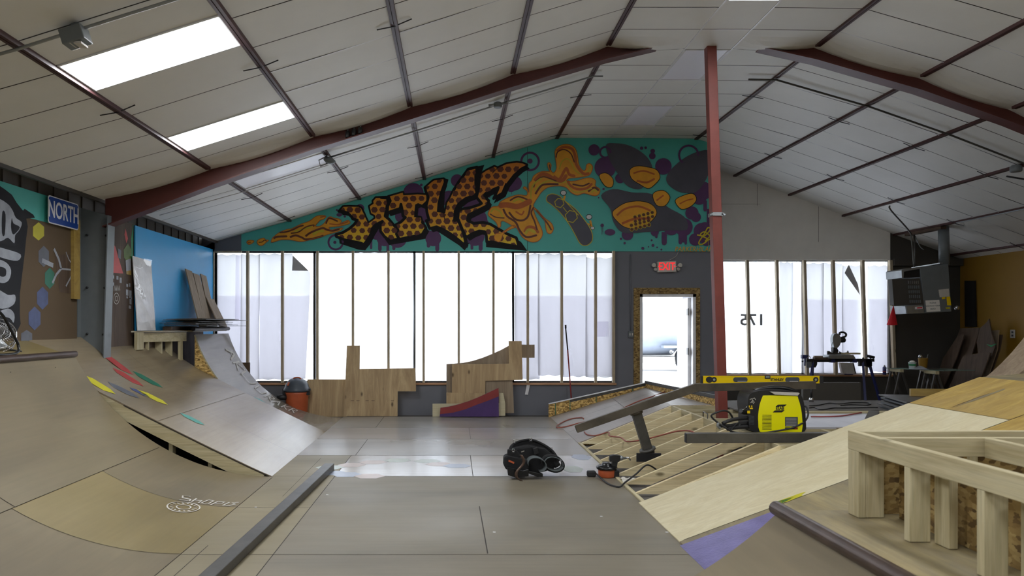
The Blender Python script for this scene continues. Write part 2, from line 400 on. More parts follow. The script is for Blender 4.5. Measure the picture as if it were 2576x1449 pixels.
# --- far gable wall (left, nearer part) with window and door openings
WX0, WX1, WZ0, WZ1 = -4.20, 2.835, .55, 2.87
DX0, DX1, DZ = 3.285, 4.27, 2.11
w = MB(); t = .16
w.box((XL-.1, D1, -.1), (WX0, D1+t, 3.1)); w.box((WX0, D1, -.1), (WX1, D1+t, WZ0))
w.box((WX1, D1, -.1), (DX0, D1+t, WZ1)); w.box((DX0, D1, DZ), (DX1, D1+t, WZ1)); w.box((DX1, D1, -.1), (XJ, D1+t, WZ1))
gab = [(WX0-.3, WZ1)]+[(x, z+.02) for x, z in RP[:9]]+[(XJ, roof(XJ)+.02), (XJ, WZ1)]
w.prism([(x, D1, z) for x, z in gab], (0, t, 0))
w.box((DX0, D1, -.1), (DX1, D1+t, .0))
struct(w, 'wall_far_left', 'wall_dark')
# return wall and setback wall on the right
struct(MB().box((XJ-.1, D1+.16, -.1), (XJ, D2+.1, 4.8)), 'wall_return', 'wall_dark')
V0, V1, VZ0, VZ1 = 4.85, 8.55, .60, 2.84
w = MB(); w.box((XJ, D2, -.1), (V0, D2+t, VZ1)); w.box((V0, D2, -.1), (V1, D2+t, VZ0)); w.box((V1, D2, -.1), (XR+.2, D2+t, VZ1))
g2 = [(XJ, VZ1), (XJ, roof(XJ)+.02)]+[(x, z+.02) for x, z in RP[9:]]+[(XR+.2, VZ1)]
w.prism([(x, D2, z) for x, z in g2], (0, t, 0))
struct(w, 'wall_far_right', 'wall_darker')
# side and rear walls
struct(MB().box((XR, YB, -.1), (XR+.15, D2+.2, 3.0)), 'wall_right', 'mustard')
w = MB().box((XL-.15, YB, -.1), (XL, D1+.1, 3.3), 0)
for k in range(60):                                            # ribs of the corrugated sheet
    y = YB+.3*k
    if y < D1: w.box((XL, y, 2.4), (XL+.015, y+.03, 3.2), 0)
struct(w, 'wall_left', 'corrugated')
w = MB(); w.prism([(x, YB-.15, z) for x, z in [(XL, -.1)]+RP+[(XR+.1, -.1)]], (0, .15, 0)); struct(w, 'wall_rear', 'wall_dark')
struct(MB().box((-4.19, YB, 3.01), (-4.15, D1, 3.05)), 'trim_1', 'wall_darker')       # eave strut over the left wall
struct(MB().box((8.56, D2-.12, 2.72), (9.9, D2, 2.86)), 'trim_2', 'wall_darker')
# --- ceiling: insulation panels between purlins, joints every 0.55 m
YJ = [8.53+.55*k for k in range(-24, 11)]
cl = MB()
def dip(x, y, xa, xb):                                         # panels sag next to the frame between purlins
    u = (x-xa)/(xb-xa); return -.05*math.sin(math.pi*u)**1.0*math.exp(-((y-YBM)/.16)**2)
SKIP = {}
PAN = {'led': [(1, 5.12, 5.68), (1, 7.07, 7.63)], 'off': [(1, 9.20, 9.76)]}
ledc = [(6, 6.2, 7.27), (6, 3.4, 4.45)]; offc = [(6, 8.56, 9.62), (6, 10.74, 11.78)]
hidden_led = [(8, -3.2, -2.64), (1, 1.0, 1.56), (1, -2.0, -1.44), (9, 2.2, 2.76), (9, -1.4, -.84), (3, .4, .96), (3, -3, -2.44)]  # unseen panels added behind the camera to light the foreground
def blocked(i, ya, yb):
    for L in (PAN['led'], PAN['off'], ledc, offc, hidden_led):
        for (j, a, b) in L:
            if i == j and ya > a-.12 and yb < b+.12: return True
    return False
allp = PAN['led']+PAN['off']+ledc+offc+hidden_led
rng = random.Random(3)
strips = MB()
for i in range(len(RP)-1):
    (xa, za), (xb, zb) = RP[i], RP[i+1]
    ymax = D1+.02 if xb <= 4.5 else D2+.02
    ys = sorted(set([YB]+[y for y in YJ if YB < y < ymax]+[ymax]+[v for (j, a, b) in allp if j == i for v in (a, b)]))
    # merge joints closer than 0.2 m to a light panel edge
    pe = [v for (j, a, b) in allp if j == i for v in (a, b)]
    ys = [y for y in ys if y in pe or y in (YB, ymax) or all(abs(y-p) > .2 for p in pe)]
    for ya, yb in zip(ys, ys[1:]):
        if any(j == i and ya >= a-.01 and yb <= b+.01 for (j, a, b) in allp): continue
        g = .006; nx = 6; sg = rng.uniform(-.004, .004)
        ny = 6 if (abs(ya-YBM) < .7 or abs(yb-YBM) < .7) else 1
        def fn(u, v, xa=xa, xb=xb, za=za, zb=zb, ya=ya, yb=yb, sg=sg):
            x = xa+(xb-xa)*u; y = ya+g+(yb-ya-2*g)*v
            return (x, y, za+(zb-za)*u+sg*math.sin(math.pi*u)*0+(dip(x, y, xa, xb) if i not in (6,) else 0))
        cl.grid(fn, nx, ny, 0, False)
        if rng.random() < .34 and i not in (0,):                # bright vinyl joint tape
            strips.add([(xa+.02, yb-.006, za-.004), (xb-.02, yb-.006, zb-.004), (xb-.02, yb+.006, zb-.004), (xa+.02, yb+.006, za-.004)], [(0, 1, 2, 3)])
    cl.prism([(xa-.005, YB, za+.03), (xb+.005, YB, zb+.03), (xb+.005, YB, zb+.06), (xa-.005, YB, za+.06)], (0, ymax-YB, 0), 1)
o0 = len(cl.v); cl.v += strips.v; cl.f += [[o0+i for i in f] for f in strips.f]; cl.m += [2]*len(strips.f); cl.sm += [False]*len(strips.f)
for X in (2.765, 3.325): cl.box((X-.008, YB, 4.851), (X+.008, D1, 4.857), 2)
cl.prism([(XL-.1, YB, 3.20), (-4.155, YB, 3.09), (-4.155, YB, 3.14), (XL-.1, YB, 3.26)], (0, D1-YB, 0), 1)
struct(cl, 'ceiling', ['ceiling_panel', 'ceiling_gap', 'white_strip'], fix=False)
# light panels
def lpanel(j, a, b, on, label, group=None):
    (xa, za), (xb, zb) = RP[j], RP[j+1]
    u0, u1 = (.03, .97)
    A = Vector((xa+(xb-xa)*u0, a+.01, za+(zb-za)*u0)); B = Vector((xa+(xb-xa)*u1, a+.01, za+(zb-za)*u1)); dy = Vector((0, b-a-.02, 0))
    r = T('ceiling_light_panel', label, 'ceiling light', (A+B)/2+dy/2, group)
    MB().prism([A, B, B+Vector((0, 0, .012)), A+Vector((0, 0, .012))], dy).build('diffuser', 'led' if on else 'lens_off', r)
    f = MB()
    for s, e in ((A, B), (A+dy, B+dy)): f.bar(s+Vector((0, 0, .004)), e+Vector((0, 0, .004)), .022, .022)
    for s in (A, B): f.bar(s+Vector((0, 0, .004)), s+dy+Vector((0, 0, .004)), .022, .022)
    f.build('frame', 'white_paint', r)
lpanel(1, 5.12, 5.68, True, 'lit rectangular ceiling panel on the left slope, nearer and larger of the two bright ones')
lpanel(1, 7.07, 7.63, True, 'lit rectangular ceiling panel on the left slope, the farther one next to the red rafter')
lpanel(1, 9.20, 9.76, False, 'unlit translucent ceiling panel on the left slope beyond the red rafter')
lpanel(6, 6.2, 7.27, True, 'lit panel in the flat ridge ceiling, cut by the top edge of the photo')
lpanel(6, 3.4, 4.45, True, 'lit panel in the flat ridge ceiling overhead', 'light panels overhead behind the viewpoint')
lpanel(6, 8.56, 9.62, False, 'unlit translucent panel in the flat ridge ceiling just behind the red column top')
lpanel(6, 10.74, 11.78, False, 'unlit translucent panel in the flat ridge ceiling nearest the mural wall')
for j, a, b in hidden_led: lpanel(j, a, b, True, 'unseen lit ceiling panel added behind the viewpoint to brighten the foreground', 'light panels overhead behind the viewpoint')
# --- purlins with their small bridging brackets
PJ = [(1, 'lowest purlin on the left slope'), (2, 'second purlin from the left eave'), (3, 'third purlin from the left eave'), (4, 'fourth purlin from the left eave'), (5, 'purlin along the left edge of the flat ridge ceiling'),
      (8, 'purlin along the right edge of the flat ridge ceiling'), (9, 'second purlin right of the ridge'), (10, 'third purlin right of the ridge'), (11, 'fourth purlin right of the ridge'), (12, 'purlin on the right slope carrying the heater'), (13, 'lowest purlin on the right slope beside the mustard wall')]
for j, lb in PJ:
    x, z = RP[j]; ye = D1 if j <= 8 else D2
    p = T('purlin', 'dark red steel '+lb, 'roof beam', (x, YB, z-.03))
    a = MB()
    for (ya, yb) in ((YB, YBM-.02), (YBM+.2, ye)):
        a.box((x-.030, ya, z-.026), (x-.004, yb, z+.03)); a.box((x+.004, ya, z-.026), (x+.030, yb, z+.03)); a.box((x-.004, ya, z-.014), (x+.004, yb, z+.03))
    a.build('flange', 'purlin_red', p)
    for yy in (12.3, 10.2, 6.12, 4.1, 2.05):
        if abs(yy-YBM) < .3: continue
        sl = (RP[j][1]-RP[j-1][1])/(RP[j][0]-RP[j-1][0]) ; sr = (RP[j+1][1]-RP[j][1])/(RP[j+1][0]-RP[j][0])
        b = MB(); b.bar((x-.15, yy, z-sl*.15-.012), (x, yy, z-.028), .007, .008); b.bar((x, yy, z-.028), (x+.15, yy, z+sr*.15-.012), .007, .008)
        b.build('bridging_bracket', 'black', p)
# --- steel frame: rafters, left column, ridge column
def rafter(side):
    xs = [(-4.12, 3.05), (-2.87, 3.405), (-1.645, 3.79), (-.504, 4.14), (.70, 4.525), (1.82, 4.858), (2.42, 5.0)] if side < 0 else [(3.62, 4.99), (4.27, 4.845), (5.50, 4.49), (6.57, 4.116), (7.62, 3.71), (8.63, 3.34), (9.9, 2.87)]
    n = len(xs); dep = (lambda x: .155+.12*max(0, (-x-1.5)/2.6)**1.5) if side < 0 else (lambda x: .155+.10*max(0, (x-6)/4)**1.5)
    r = T('steel_rafter', 'dark red tapered steel rafter rising from the grey column to the ridge on the left' if side < 0 else 'dark red steel rafter descending over the right half of the hall', 'roof beam', (xs[0 if side < 0 else -1][0], YBM+.08, xs[0 if side < 0 else -1][1]-.3))
    top = [Vector((x, YBM+.075, z+.06)) for x, z in xs]
    if side < 0: bot = [Vector((x, YBM+.075, z-dep(x)-(.0 if x > -4 else .05))) for x, z in xs]
    else: bot = [Vector((x, YBM+.075, z-dep(x))) for x, z in xs]
    MB().prism(top+bot[::-1], (0, .012, 0)).build('web', 'beam_red', r)
    f = MB()
    for a, b in zip(bot, bot[1:]): f.bar(a+Vector((0, .006, -.006)), b+Vector((0, .006, -.006)), .17, .013)
    f.build('bottom_flange', 'beam_red', r)
    f = MB()
    for a, b in zip(top, top[1:]): f.bar(a+Vector((0, .006, 0)), b+Vector((0, .006, 0)), .17, .012)
    f.build('top_flange', 'beam_red', r)
rafter(-1); rafter(1)
cr = T('steel_column', 'grey painted tapered steel column standing against the left wall beside the blue sign', 'column', (-4.25, YBM+.08, -.02))
MB().prism([(-4.41, YBM+.07, -.02), (-4.41, YBM+.07, 2.95), (-4.06, YBM+.07, 2.85), (-4.15, YBM+.07, -.02)], (0, .012, 0)).build('web', 'grey_paint', cr)
f = MB().prism([(-4.06, YBM-.005, 2.85), (-4.046, YBM-.005, 2.85), (-4.136, YBM-.005, -.02), (-4.15, YBM-.005, -.02)], (0, .17, 0)); f.build('inner_flange', 'grey_paint', cr)
MB().box((-4.42, YBM-.005, -.02), (-4.406, YBM+.165, 2.95)).build('outer_flange', 'grey_paint', cr)
for z in (1.45, 2.0, 2.62):
    for x in (-4.33, -4.14+.03*(z-1.4)):
        MB().lathe([(.014, 0), (.014, .012), (.007, .012), (.007, .03)], (x, YBM+.07, z-.03*(x+4.14)), 6, axis=(0, -1, 0)).build('bolt', 'black', cr)
rc = T('steel_column', 'rusty red square steel column rising to the ridge beside the exit door', 'column', (3.17, 8.5, -.02))
xt, xb = 3.055, 3.205; s = .056
c8 = [(-s, -s), (s, -s), (s, s), (-s, s)]
vs = [(xb+a, 8.5+b, -.02) for a, b in c8]+[(xt+a, 8.5+b, 4.86) for a, b in c8]
MB().add(vs, [(0,3,2,1),(4,5,6,7),(0,1,5,4),(1,2,6,5),(2,3,7,6),(3,0,4,7)]).build('shaft', 'column_red', rc, bevel=.006)
f = MB(); zc = 2.87; xc = xt+(xb-xt)*(1-zc/4.86)
f.box((xc-.066, 8.43, zc-.02), (xc+.066, 8.437, zc+.02)); f.box((xc-.066, 8.563, zc-.02), (xc+.066, 8.57, zc+.02)); f.bar((xc-.085, 8.42, zc-.01), (xc-.05, 8.42, zc+.012), .03, .012); f.bar((xc+.085, 8.42, zc-.01), (xc+.05, 8.42, zc+.01), .03, .012)
f.box((xc-.066, 8.43, zc-.02), (xc-.06, 8.57, zc+.02)); f.box((xc+.06, 8.43, zc-.02), (xc+.066, 8.57, zc+.02)); f.build('bracket', 'galvanised', rc)
# ================================================ WINDOWS
def window(n, x0, x1, z0, z1, yw, mulls):
    wnd = T('window_%d' % n, None, None, ((x0+x1)/2, yw+.08, z0)); wnd['kind'] = 'structure'
    f = MB(); y0, y1 = yw+.04, yw+.10
    f.box((x0, y0, z1-.03), (x1, y1, z1)); f.box((x0, y0, z0), (x1, y1, z0+.03)); f.box((x0, y0, z0), (x0+.03, y1, z1)); f.box((x1-.03, y0, z0), (x1, y1, z1))
    for m in mulls: f.box((m-.022, y0, z0), (m+.022, y1, z1))
    f.build('window_frame', 'gloss_black' if n == 1 else 'white_paint', wnd)
    xs = [x0]+mulls+[x1]
    for a, b in zip(xs, xs[1:]): MB().box((a+.02, yw+.068, z0+.03), (b-.02, yw+.072, z1-.03)).build('pane', 'pane_glass', wnd)
    s = MB().box((x0-.02, yw-.045, z0-.035), (x1+.03, yw+.10, z0)); s.build('window_sill', 'sill_wood', wnd)
    return wnd
window(1, WX0, WX1, WZ0, WZ1, D1, [(790-CX)/142.86, (1042-CX)/142.86, (1291-CX)/142.86])
window(2, V0, V1, VZ0, VZ1, D2, [(2021-CX)/128.57])
j = MB().box((WX0-.04, D1-.03, WZ0), (WX0, D1+.1, WZ1-.02)).box((-4.2, D1-.03, WZ1-.03), (-3.72, D1+.0, WZ1+.0)); struct(j, 'trim_3', 'stud_wood')
def sheet(name, pxs, y, pyt, pyb, sc, mat, label, jag=.012, curl=None, poly=None, seed=0, group=None):
    """hanging paper sheet, softly waved"""
    r = random.Random(seed); a = (pxs[0]-CX)/sc; b = (pxs[1]-CX)/sc; zt = H-(pyt-CY)/sc; zb = H-(pyb-CY)/sc
    ph = r.random()*6
    def fn(u, v):
        x = a+(b-a)*u+(.012*math.sin(5*v+ph) if 0 < u < 1 else .006*math.sin(4*v+ph+u)); z = zt+(zb-zt)*v+(jag*math.sin(13*u+ph)*(1 if v in (0, 1) else .2))
        return (x, y-.010*math.sin(3.1*u*2+ph)*(.4+v)-.004*math.sin(9*v+ph), z)
    MB().grid(fn, 12, 16, 0, True).build(name, mat, label=label, cat='paper sheet', group=group, fix=False)
Yp = D1+.045; s1 = 142.86
g1 = 'paper sheets covering the left window'
PS = [((543, 606), 640, 955, 'paper_mid', 'white paper sheet over the left window, leftmost, beside the leaning boards'),
      ((604, 652), 640, 955, 'paper_mid', 'narrow paper sheet over the left window, second from its left edge'),
      ((650, 712), 638, 955, 'paper_mid', 'paper sheet over the left window left of the torn folded one'),
      ((903, 978), 636, 958, 'paper_white', 'white paper sheet behind the tall arm of the L-shaped plywood'),
      ((801, 905), 637, 957, 'paper_white', 'white paper sheet right of the first dark window mullion'),
      ((976, 1042), 637, 957, 'paper_white', 'white paper sheet left of the second dark window mullion'),
      ((1046, 1112), 637, 957, 'paper_white', 'white paper sheet right of the second dark window mullion'),
      ((1108, 1174), 637, 957, 'paper_white', 'white paper sheet in the middle of the third window bay'),
      ((1170, 1238), 637, 957, 'paper_white', 'white paper sheet above the curved grey plywood cut-out'),
      ((1234, 1289), 637, 957, 'paper_white', 'white paper sheet left of the third dark window mullion'),
      ((1296, 1358), 638, 955, 'paper_mid', 'paper sheet right of the third dark window mullion, above the small square board'),
      ((1354, 1418), 638, 945, 'paper_mid', 'paper sheet between the square board and the leaning broom pole'),
      ((1414, 1478), 640, 948, 'paper_mid', 'paper sheet behind the top of the leaning broom pole'),
      ((1474, 1541), 648, 950, 'paper_mid', 'paper sheet at the right end of the left window')]
for i, (px, a, b, m, lb) in enumerate(PS): sheet('paper_sheet', px, Yp-.014*(i % 2), a, b, s1, m, lb, seed=i)
# torn sheet with its corner folded down
m = MB(); q = lambda x, y, d=0: (((x-CX)/s1), Yp-.002-d, H-(y-CY)/s1)
m.flat([q(712, 637), q(734, 637), q(736, 650), q(778, 684), q(780, 700), q(775, 800), q(767, 953), q(712, 957)], 0)
m.flat([q(736, 642, .03), q(776, 681, .01), q(735, 681, .05)], 1)
m.build('paper_sheet', ['paper_mid', 'paper_flap'], label='torn paper sheet with its top corner folded down, left of the first dark mullion', cat='paper sheet', fix=False)
# flat sheets; the large grey ones stand in for dark shapes outside
def flatsheet(pts, y, mat, label, sc=s1):
    MB().flat([((x-CX)/sc, y, H-(py-CY)/sc) for x, py in pts], 0).build('paper_sheet', mat, label=label, cat='paper sheet', fix=False)
LAY = D1+.058
flatsheet([(543, 743), (790, 743), (784, 900), (777, 953), (620, 955), (543, 955)], LAY, 'paper_grey', 'grey sheet added as shade from outside, low on the left bay of the left window')
flatsheet([(1294, 743), (1541, 743), (1541, 945), (1294, 955)], LAY, 'paper_grey', 'grey sheet added as shade from outside, low on the right bay of the left window')
flatsheet([(592, 641), (606, 641), (604, 808), (590, 806)], Yp-.02, 'paper_grey', 'narrow grey paper strip near the left end of the left window')
flatsheet([(1503, 809), (1532, 809), (1532, 847), (1503, 847)], Yp-.02, 'paper_grey', 'small square grey patch taped on the right end of the left window')
flatsheet([(1325, 966), (1333, 966), (1328, 993), (1320, 992)], D1-.03, 'white_paint', 'short strip of white paper hanging below the sill beside the leaning plywood')
s2 = 128.57; Y2 = D2+.045
P2 = [((1790, 1858), 660, 940, 'paper_white', 'white paper sheet on the right window beside the red column'),
      ((1856, 1905), 660, 940, 'paper_white', 'white paper sheet with a backward number showing through on the right window'),
      ((1903, 1950), 660, 940, 'paper_white', 'white paper sheet on the right window right of the backward number'),
      ((1962, 1996), 660, 940, 'paper_mid', 'greyish paper sheet between the second and third studs of the right window'),
      ((1994, 2022), 660, 940, 'paper_white', 'narrow white paper sheet at the third stud of the right window'),
      ((2022, 2074), 662, 940, 'paper_mid', 'white paper sheet left of the saw on the right window'),
      ((2070, 2122), 662, 940, 'paper_mid', 'white paper sheet directly behind the mitre saw'),
      ((2120, 2168), 668, 940, 'paper_mid', 'white paper sheet with a triangular torn flap, right of the saw'),
      ((2186, 2236), 668, 936, 'paper_mid', 'white paper sheet at the right end of the right window')]
for i, (px, a, b, m, lb) in enumerate(P2): sheet('paper_sheet', px, Y2-.014*(i % 2), a, b, s2, m, lb, seed=40+i)
flatsheet([(2026, 752), (2160, 752), (2160, 940), (2026, 940)], D2+.058, 'paper_grey', 'grey sheet added as shade from outside, on the lower right window behind the saw', s2)  # stands in for the dark shapes outside, like the next sheet
flatsheet([(2190, 752), (2236, 752), (2236, 940), (2190, 940)], D2+.058, 'paper_grey', 'grey sheet added as shade from outside, at the lower right corner of the right window', s2)
m = MB(); q = lambda x, y, d=0: (((x-CX)/s2), Y2-.02-d, H-(y-CY)/s2)
m.flat([q(2137, 665), q(2123, 687, .05), q(2165, 742), q(2160, 715)]).build('paper_flap', 'paper_flap', label='grey triangular flap of paper curling off the right window', cat='paper flap')
o = P(1893, 806, D2+.02)
tx = text('175', .31, frame(o, (-1, 0, 0), (0, 0, 1)), 'mural_grey', 'number_shadow', None, .0005, 1.1, bold=.006, label='pale backward number showing like a shadow through the papered right window', cat='number')  # grey decal painted for the shadow of a number behind the paper
# --- studs
def stud(px, sc, yw, pyt, pyb, label, group, lean=0.0, wpx=.045):
    x = (px-CX)/sc; zt = H-(pyt-CY)/sc; zb = H-(pyb-CY)/sc
    vs = []
    for z, dx in ((zb, lean), (zt, 0)):
        for a, b in ((-wpx/2, -.085), (wpx/2, -.085), (wpx/2, 0), (-wpx/2, 0)): vs.append((x+dx+a, yw-.003+b*.9, z))
    MB().add(vs, [(0,3,2,1),(4,5,6,7),(0,1,5,4),(1,2,6,5),(2,3,7,6),(3,0,4,7)]).build('wall_stud', 'stud_wood', label=label, cat='stud', group=group)
ords = ['first', 'second', 'third', 'fourth', 'fifth', 'sixth', 'seventh', 'eighth', 'ninth', 'tenth', 'eleventh', 'twelfth']
for i, px in enumerate([625, 712, 800, 889, 978, 1066, 1154, 1241, 1327, 1412, 1497, 1542]):
    stud(px, s1, D1, 632, 962, 'upright pine stud in front of the left window, %s from the left' % ords[i], 'pine studs across the left window', 0, .04)
for i, (px, ln) in enumerate([(1877, .05), (1951, .05), (2020, .06), (2092, .06), (2166, .07), (2236, .08)]):
    stud(px, s2, D2, 655, 943, 'upright pine stud in front of the right window, %s from the left' % ords[i], 'pine studs across the right window', ln, .05)
# ================================================ DOOR
dr = T('door_1', None, None, ((DX0+DX1)/2, D1, 0)); dr['kind'] = 'structure'
f = MB()
f.box((DX0-.11, D1-.025, 0), (DX0-.005, D1, DZ+.005)); f.box((DX1+.005, D1-.025, 0), (DX1+.07, D1, DZ+.005)); f.box((DX0-.11, D1-.025, DZ+.005), (DX1+.07, D1, DZ+.11))
f.build('door_trim', 'osb_dark', dr)
f = MB(); f.box((DX0, D1-.01, 0), (DX0+.05, D1+.15, DZ)); f.box((DX1-.05, D1-.01, 0), (DX1, D1+.15, DZ)); f.box((DX0, D1-.01, DZ-.05), (DX1, D1+.15, DZ)); f.build('door_frame', 'white_paint', dr)
f = MB(); R = Matrix.Rotation(math.radians(-6), 3, 'Z')
f.box((4.17, D1+.12, .02), (4.215, D1+1.02, DZ-.06), R=R, piv=(4.2, D1+.12, 1)); lf = f.build('door_leaf', 'white_paint', dr)
for z in (.3, 1.1, 1.8): MB().box((4.155, D1+.06, z-.06), (4.17, D1+.14, z+.06)).build('hinge', 'steel_dark', dr)
MB().lathe([(.02, 0), (.02, .03), (.032, .04), (.03, .07), (.0, .08)], (4.18, D1+.95, 1.06), 14, axis=(-1, 0, 0)).build('door_knob', 'chrome', lf)
# --- exit sign over the door
e = P(1677, 671, D1-.06); ex = T('exit_sign', 'white exit sign with red letters and two lamp heads above the open door', 'exit sign', e)
R = Matrix.Rotation(math.radians(-2), 3, 'Y')
MB().box((e.x-.165, D1-.075, e.z-.095), (e.x+.165, D1-.01, e.z+.095), R=R).build('housing', 'off_white', ex, bevel=.008)
text('EXIT', .19, frame((e.x, D1-.078, e.z), (1, 0, 0), (-.04, 0, 1)), 'exit_red', 'lettering', ex, .002, .74, bold=.0015)
m = MB()
for s_ in (-1, 1): m.flat([(e.x+s_*.155, D1-.079, e.z+.005), (e.x+s_*.130, D1-.079, e.z+.025), (e.x+s_*.130, D1-.079, e.z-.015)])
m.build('arrow', 'exit_red', ex)
for s_ in (-1, 1):
    b = MB(); b.tube([(e.x+s_*.165, D1-.04, e.z), (e.x+s_*.20, D1-.05, e.z+.01)], .01, 8)
    b.lathe([(.02, 0), (.032, .01), (.038, .05), (.03, .055)], (e.x+s_*.215, D1-.05, e.z+.02), 12, axis=(s_*.3, -.8, .1)); b.lathe([(.012, 0), (.03, .05)], (e.x+s_*.19, D1-.05, e.z-.02), 10, axis=(s_*.2, -.6, -.4))
    b.build('lamp_head', 'off_white', ex)
w = spline([P(1683, 655, D1-.02), P(1700, 645, D1-.03), P(1706, 634, D1-.02)], 6); MB().tube(w, .004, 6).build('wire', 'off_white', ex)
cd = T('conduit', 'thin grey conduit with a switch box on the dark wall left of the door', 'conduit', P(1586, 842, D1-.02))
MB().tube([P(1586, 640, D1-.02), P(1586, 832, D1-.02)], .010, 8).build('pipe', 'wall_dark', cd)
b = MB(); o = P(1587, 841, D1-.03); b.box((o.x-.045, D1-.05, o.z-.055), (o.x+.045, D1, o.z+.055)); b.build('switch_box', 'grey_paint', cd, bevel=.004)
for k in (-1, 1): MB().box((o.x-.008+k*.02, D1-.058, o.z-.02), (o.x+.008+k*.02, D1-.048, o.z+.02)).build('switch', 'off_white', cd)
# plywood above the right window
gp = MB(); pts = [(XJ+.02, VZ1-.0), (XJ+.02, roof(XJ)-.0)]+[(x, z) for x, z in RP[9:12]]+[(8.54, roof(8.54)), (8.54, VZ1)]
gp.prism([(x, D2-.02, z) for x, z in pts], (0, .018, 0))
for X in (5.94, 7.14): gp.box((X-.003, D2-.0205, VZ1+.35 if X > 6 else 3.9), (X+.003, D2-.019, roof(X)-.01), 1)
gp.box((XJ+.05, D2-.0205, 3.93), (6.0, D2-.019, 3.934), 1)
gp.build('plywood_cladding', ['gable_ply', 'seam'], label='unpainted grey plywood cladding on the gable above the right window', cat='wall panel')
# --- outdoors, seen through the doorway
struct(MB().box((-40, 12.9, -.5), (60, 80, -.12)), 'floor', 'snow')
tk = T('tanker_truck', 'pale blue tanker truck parked outside the open door', 'truck', (8.2, 27, -.12))
MB().lathe([(0, 0), (.75, .1), (1.0, .35), (1.02, 3), (1.0, 6), (.75, 6.25), (0, 6.3)], (2.2, 27, 1.45), 28, axis=(1, 0, 0)).build('tank', 'truck_tank', tk)
m = MB().box((2.4, 26.2, .2), (12.8, 27.8, .42)); m.build('chassis', 'off_white', tk)
m = MB().box((9.0, 25.9, .3), (9.5, 28, 3.0)).box((9.7, 26, 1.2), (11.2, 28, 2.7)); m.build('cab', 'truck_tank', tk, bevel=.08)
for x in (3.2, 4.3, 8.6): MB().lathe([(.2, 0), (.42, .02), (.48, .1), (.48, .25), (.42, .3), (.2, .3)], (x, 26.05, .36), 22, axis=(0, 1, 0)).build('wheel', 'rubber', tk)
MB().box((7.6, 25.8, .75), (9.6, 26.2, .84)).build('fender', 'truck_tank', tk)
# ================================================ LEFT SIDE: quarter pipes and bank
QX0 = -1.85
def prof_q(R, x0, s=-1):
    def z(x):
        d = (x-x0)*s
        return 0 if d <= 0 else R-math.sqrt(max(1e-6, R*R-min(d, R*.999)**2))
    return z
q1 = prof_q(2.3, QX0); q3 = prof_q(2.02, -1.87)
BT = [(-4.42, 1.43), (-4.2, 1.26), (-4.0, 1.085), (-3.68, .885), (-3.3, .695), (-2.9, .492), (-2.5, .295), (-2.2, .15), (-2.0, .055), (-1.87, .0)]
def bankL(x, y=0):
    if x >= -1.87: return 0
    for (a, za), (b, zb) in zip(BT, BT[1:]):
        if x <= b: return za+(zb-za)*(x-a)/(b-a)
    return 0
def q1s(x, y): return q1(x)
Q1Y = 7.36; Q1X = -3.9
qp = T('quarter_pipe', 'worn brown plywood quarter pipe filling the lower left corner, nearest of the left ramps', 'skate ramp', (-3.0, 3.5, 0))
def qpatch(mb, zf, xa, xb, ya, yb, mi, n=16, th=-.018):
    mb.grid(lambda u, v: (xa+(xb-xa)*u, ya+(yb-ya)*v, zf(xa+(xb-xa)*u)+.001), n, 1, mi, True, (0, 0, th))
m = MB()
qpatch(m, q1, Q1X, -3.0, -2, 7.36, 0); qpatch(m, q1, -3.0, QX0, 6.12, 7.36, 0); qpatch(m, q1, -3.0, QX0, 4.86, 6.12, 1); qpatch(m, q1, -3.0, QX0, -2, 4.86, 2)
def sseam(mb, zf, pts, mi, w=.006, lift=.0035, n=14):
    out = []
    for (xa, ya), (xb, yb) in zip(pts, pts[1:]):
        for k in range(n+1):
            x = xa+(xb-xa)*k/n; y = ya+(yb-ya)*k/n; out.append(Vector((x, y, zf(x)+lift)))
    nv = Vector((0, 0, 1)); mb.ribbon(out, w, mi, nv)
sseam(m, q1, [(-3.0, -2), (-3.0, 7.3)], 3, .007); sseam(m, q1, [(-3.0, 6.12), (QX0, 6.12)], 3, .004); sseam(m, q1, [(-3.0, 4.86), (QX0, 4.86)], 3, .005); sseam(m, q1, [(QX0, -2), (QX0, 7.3)], 3, .004)
sseam(m, q1, [(-3.9, 4.9), (-3.0, 4.9)], 3, .006)
m.build('riding_surface', ['ramp_brown', 'ramp_tan', 'ramp_brown', 'seam'], qp, fix=False)
# white spray stencil: ring with a dotted rim and scribble lettering above it
m = MB(); ctr = hit(462, 1277, q1s)
def onq(a, b): x = ctr.x+a; y = ctr.y+b; return Vector((x, y, q1(x)+.0055))
for R0, w in ((.125, .012), (.055, .012)):
    m.ribbon([onq(R0*math.cos(2*math.pi*k/32), R0*1.15*math.sin(2*math.pi*k/32)) for k in range(33)], w)
for k in range(16):
    a = 2*math.pi*k/16; m.ribbon([onq(.085*math.cos(a), .098*math.sin(a)), onq(.105*math.cos(a+.12), .12*math.sin(a+.12))], .014)
rr = random.Random(4)
for L_ in ([(-.06,.32),(-.12,.30),(-.10,.24),(-.03,.24),(-.02,.19),(-.10,.17)], [(.0,.30),(-.0,.18)], [(.0,.24),(.06,.26),(.06,.18)], [(.10,.30),(.08,.19),(.14,.19),(.15,.30),(.10,.31)], [(.19,.30),(.17,.17)], [(.19,.30),(.25,.29),(.24,.24),(.18,.23)], [(.29,.29),(.27,.18),(.33,.18)], [(.37,.30),(.32,.28),(.36,.23),(.32,.18)]):
    m.ribbon([onq(a, b) for a, b in L_], .017)
m.build('stencil', 'off_white', qp, fix=False)
m = MB(); N = 22
side = [(x, Q1Y-.02, q1(x)-.018) for x in [QX0+(Q1X-QX0)*k/N for k in range(N+1)]]+[(Q1X, Q1Y-.02, -.02), (QX0, Q1Y-.02, -.02)]
m.prism(side, (0, .018, 0)); m.build('side_panel', 'brown_ply', qp)
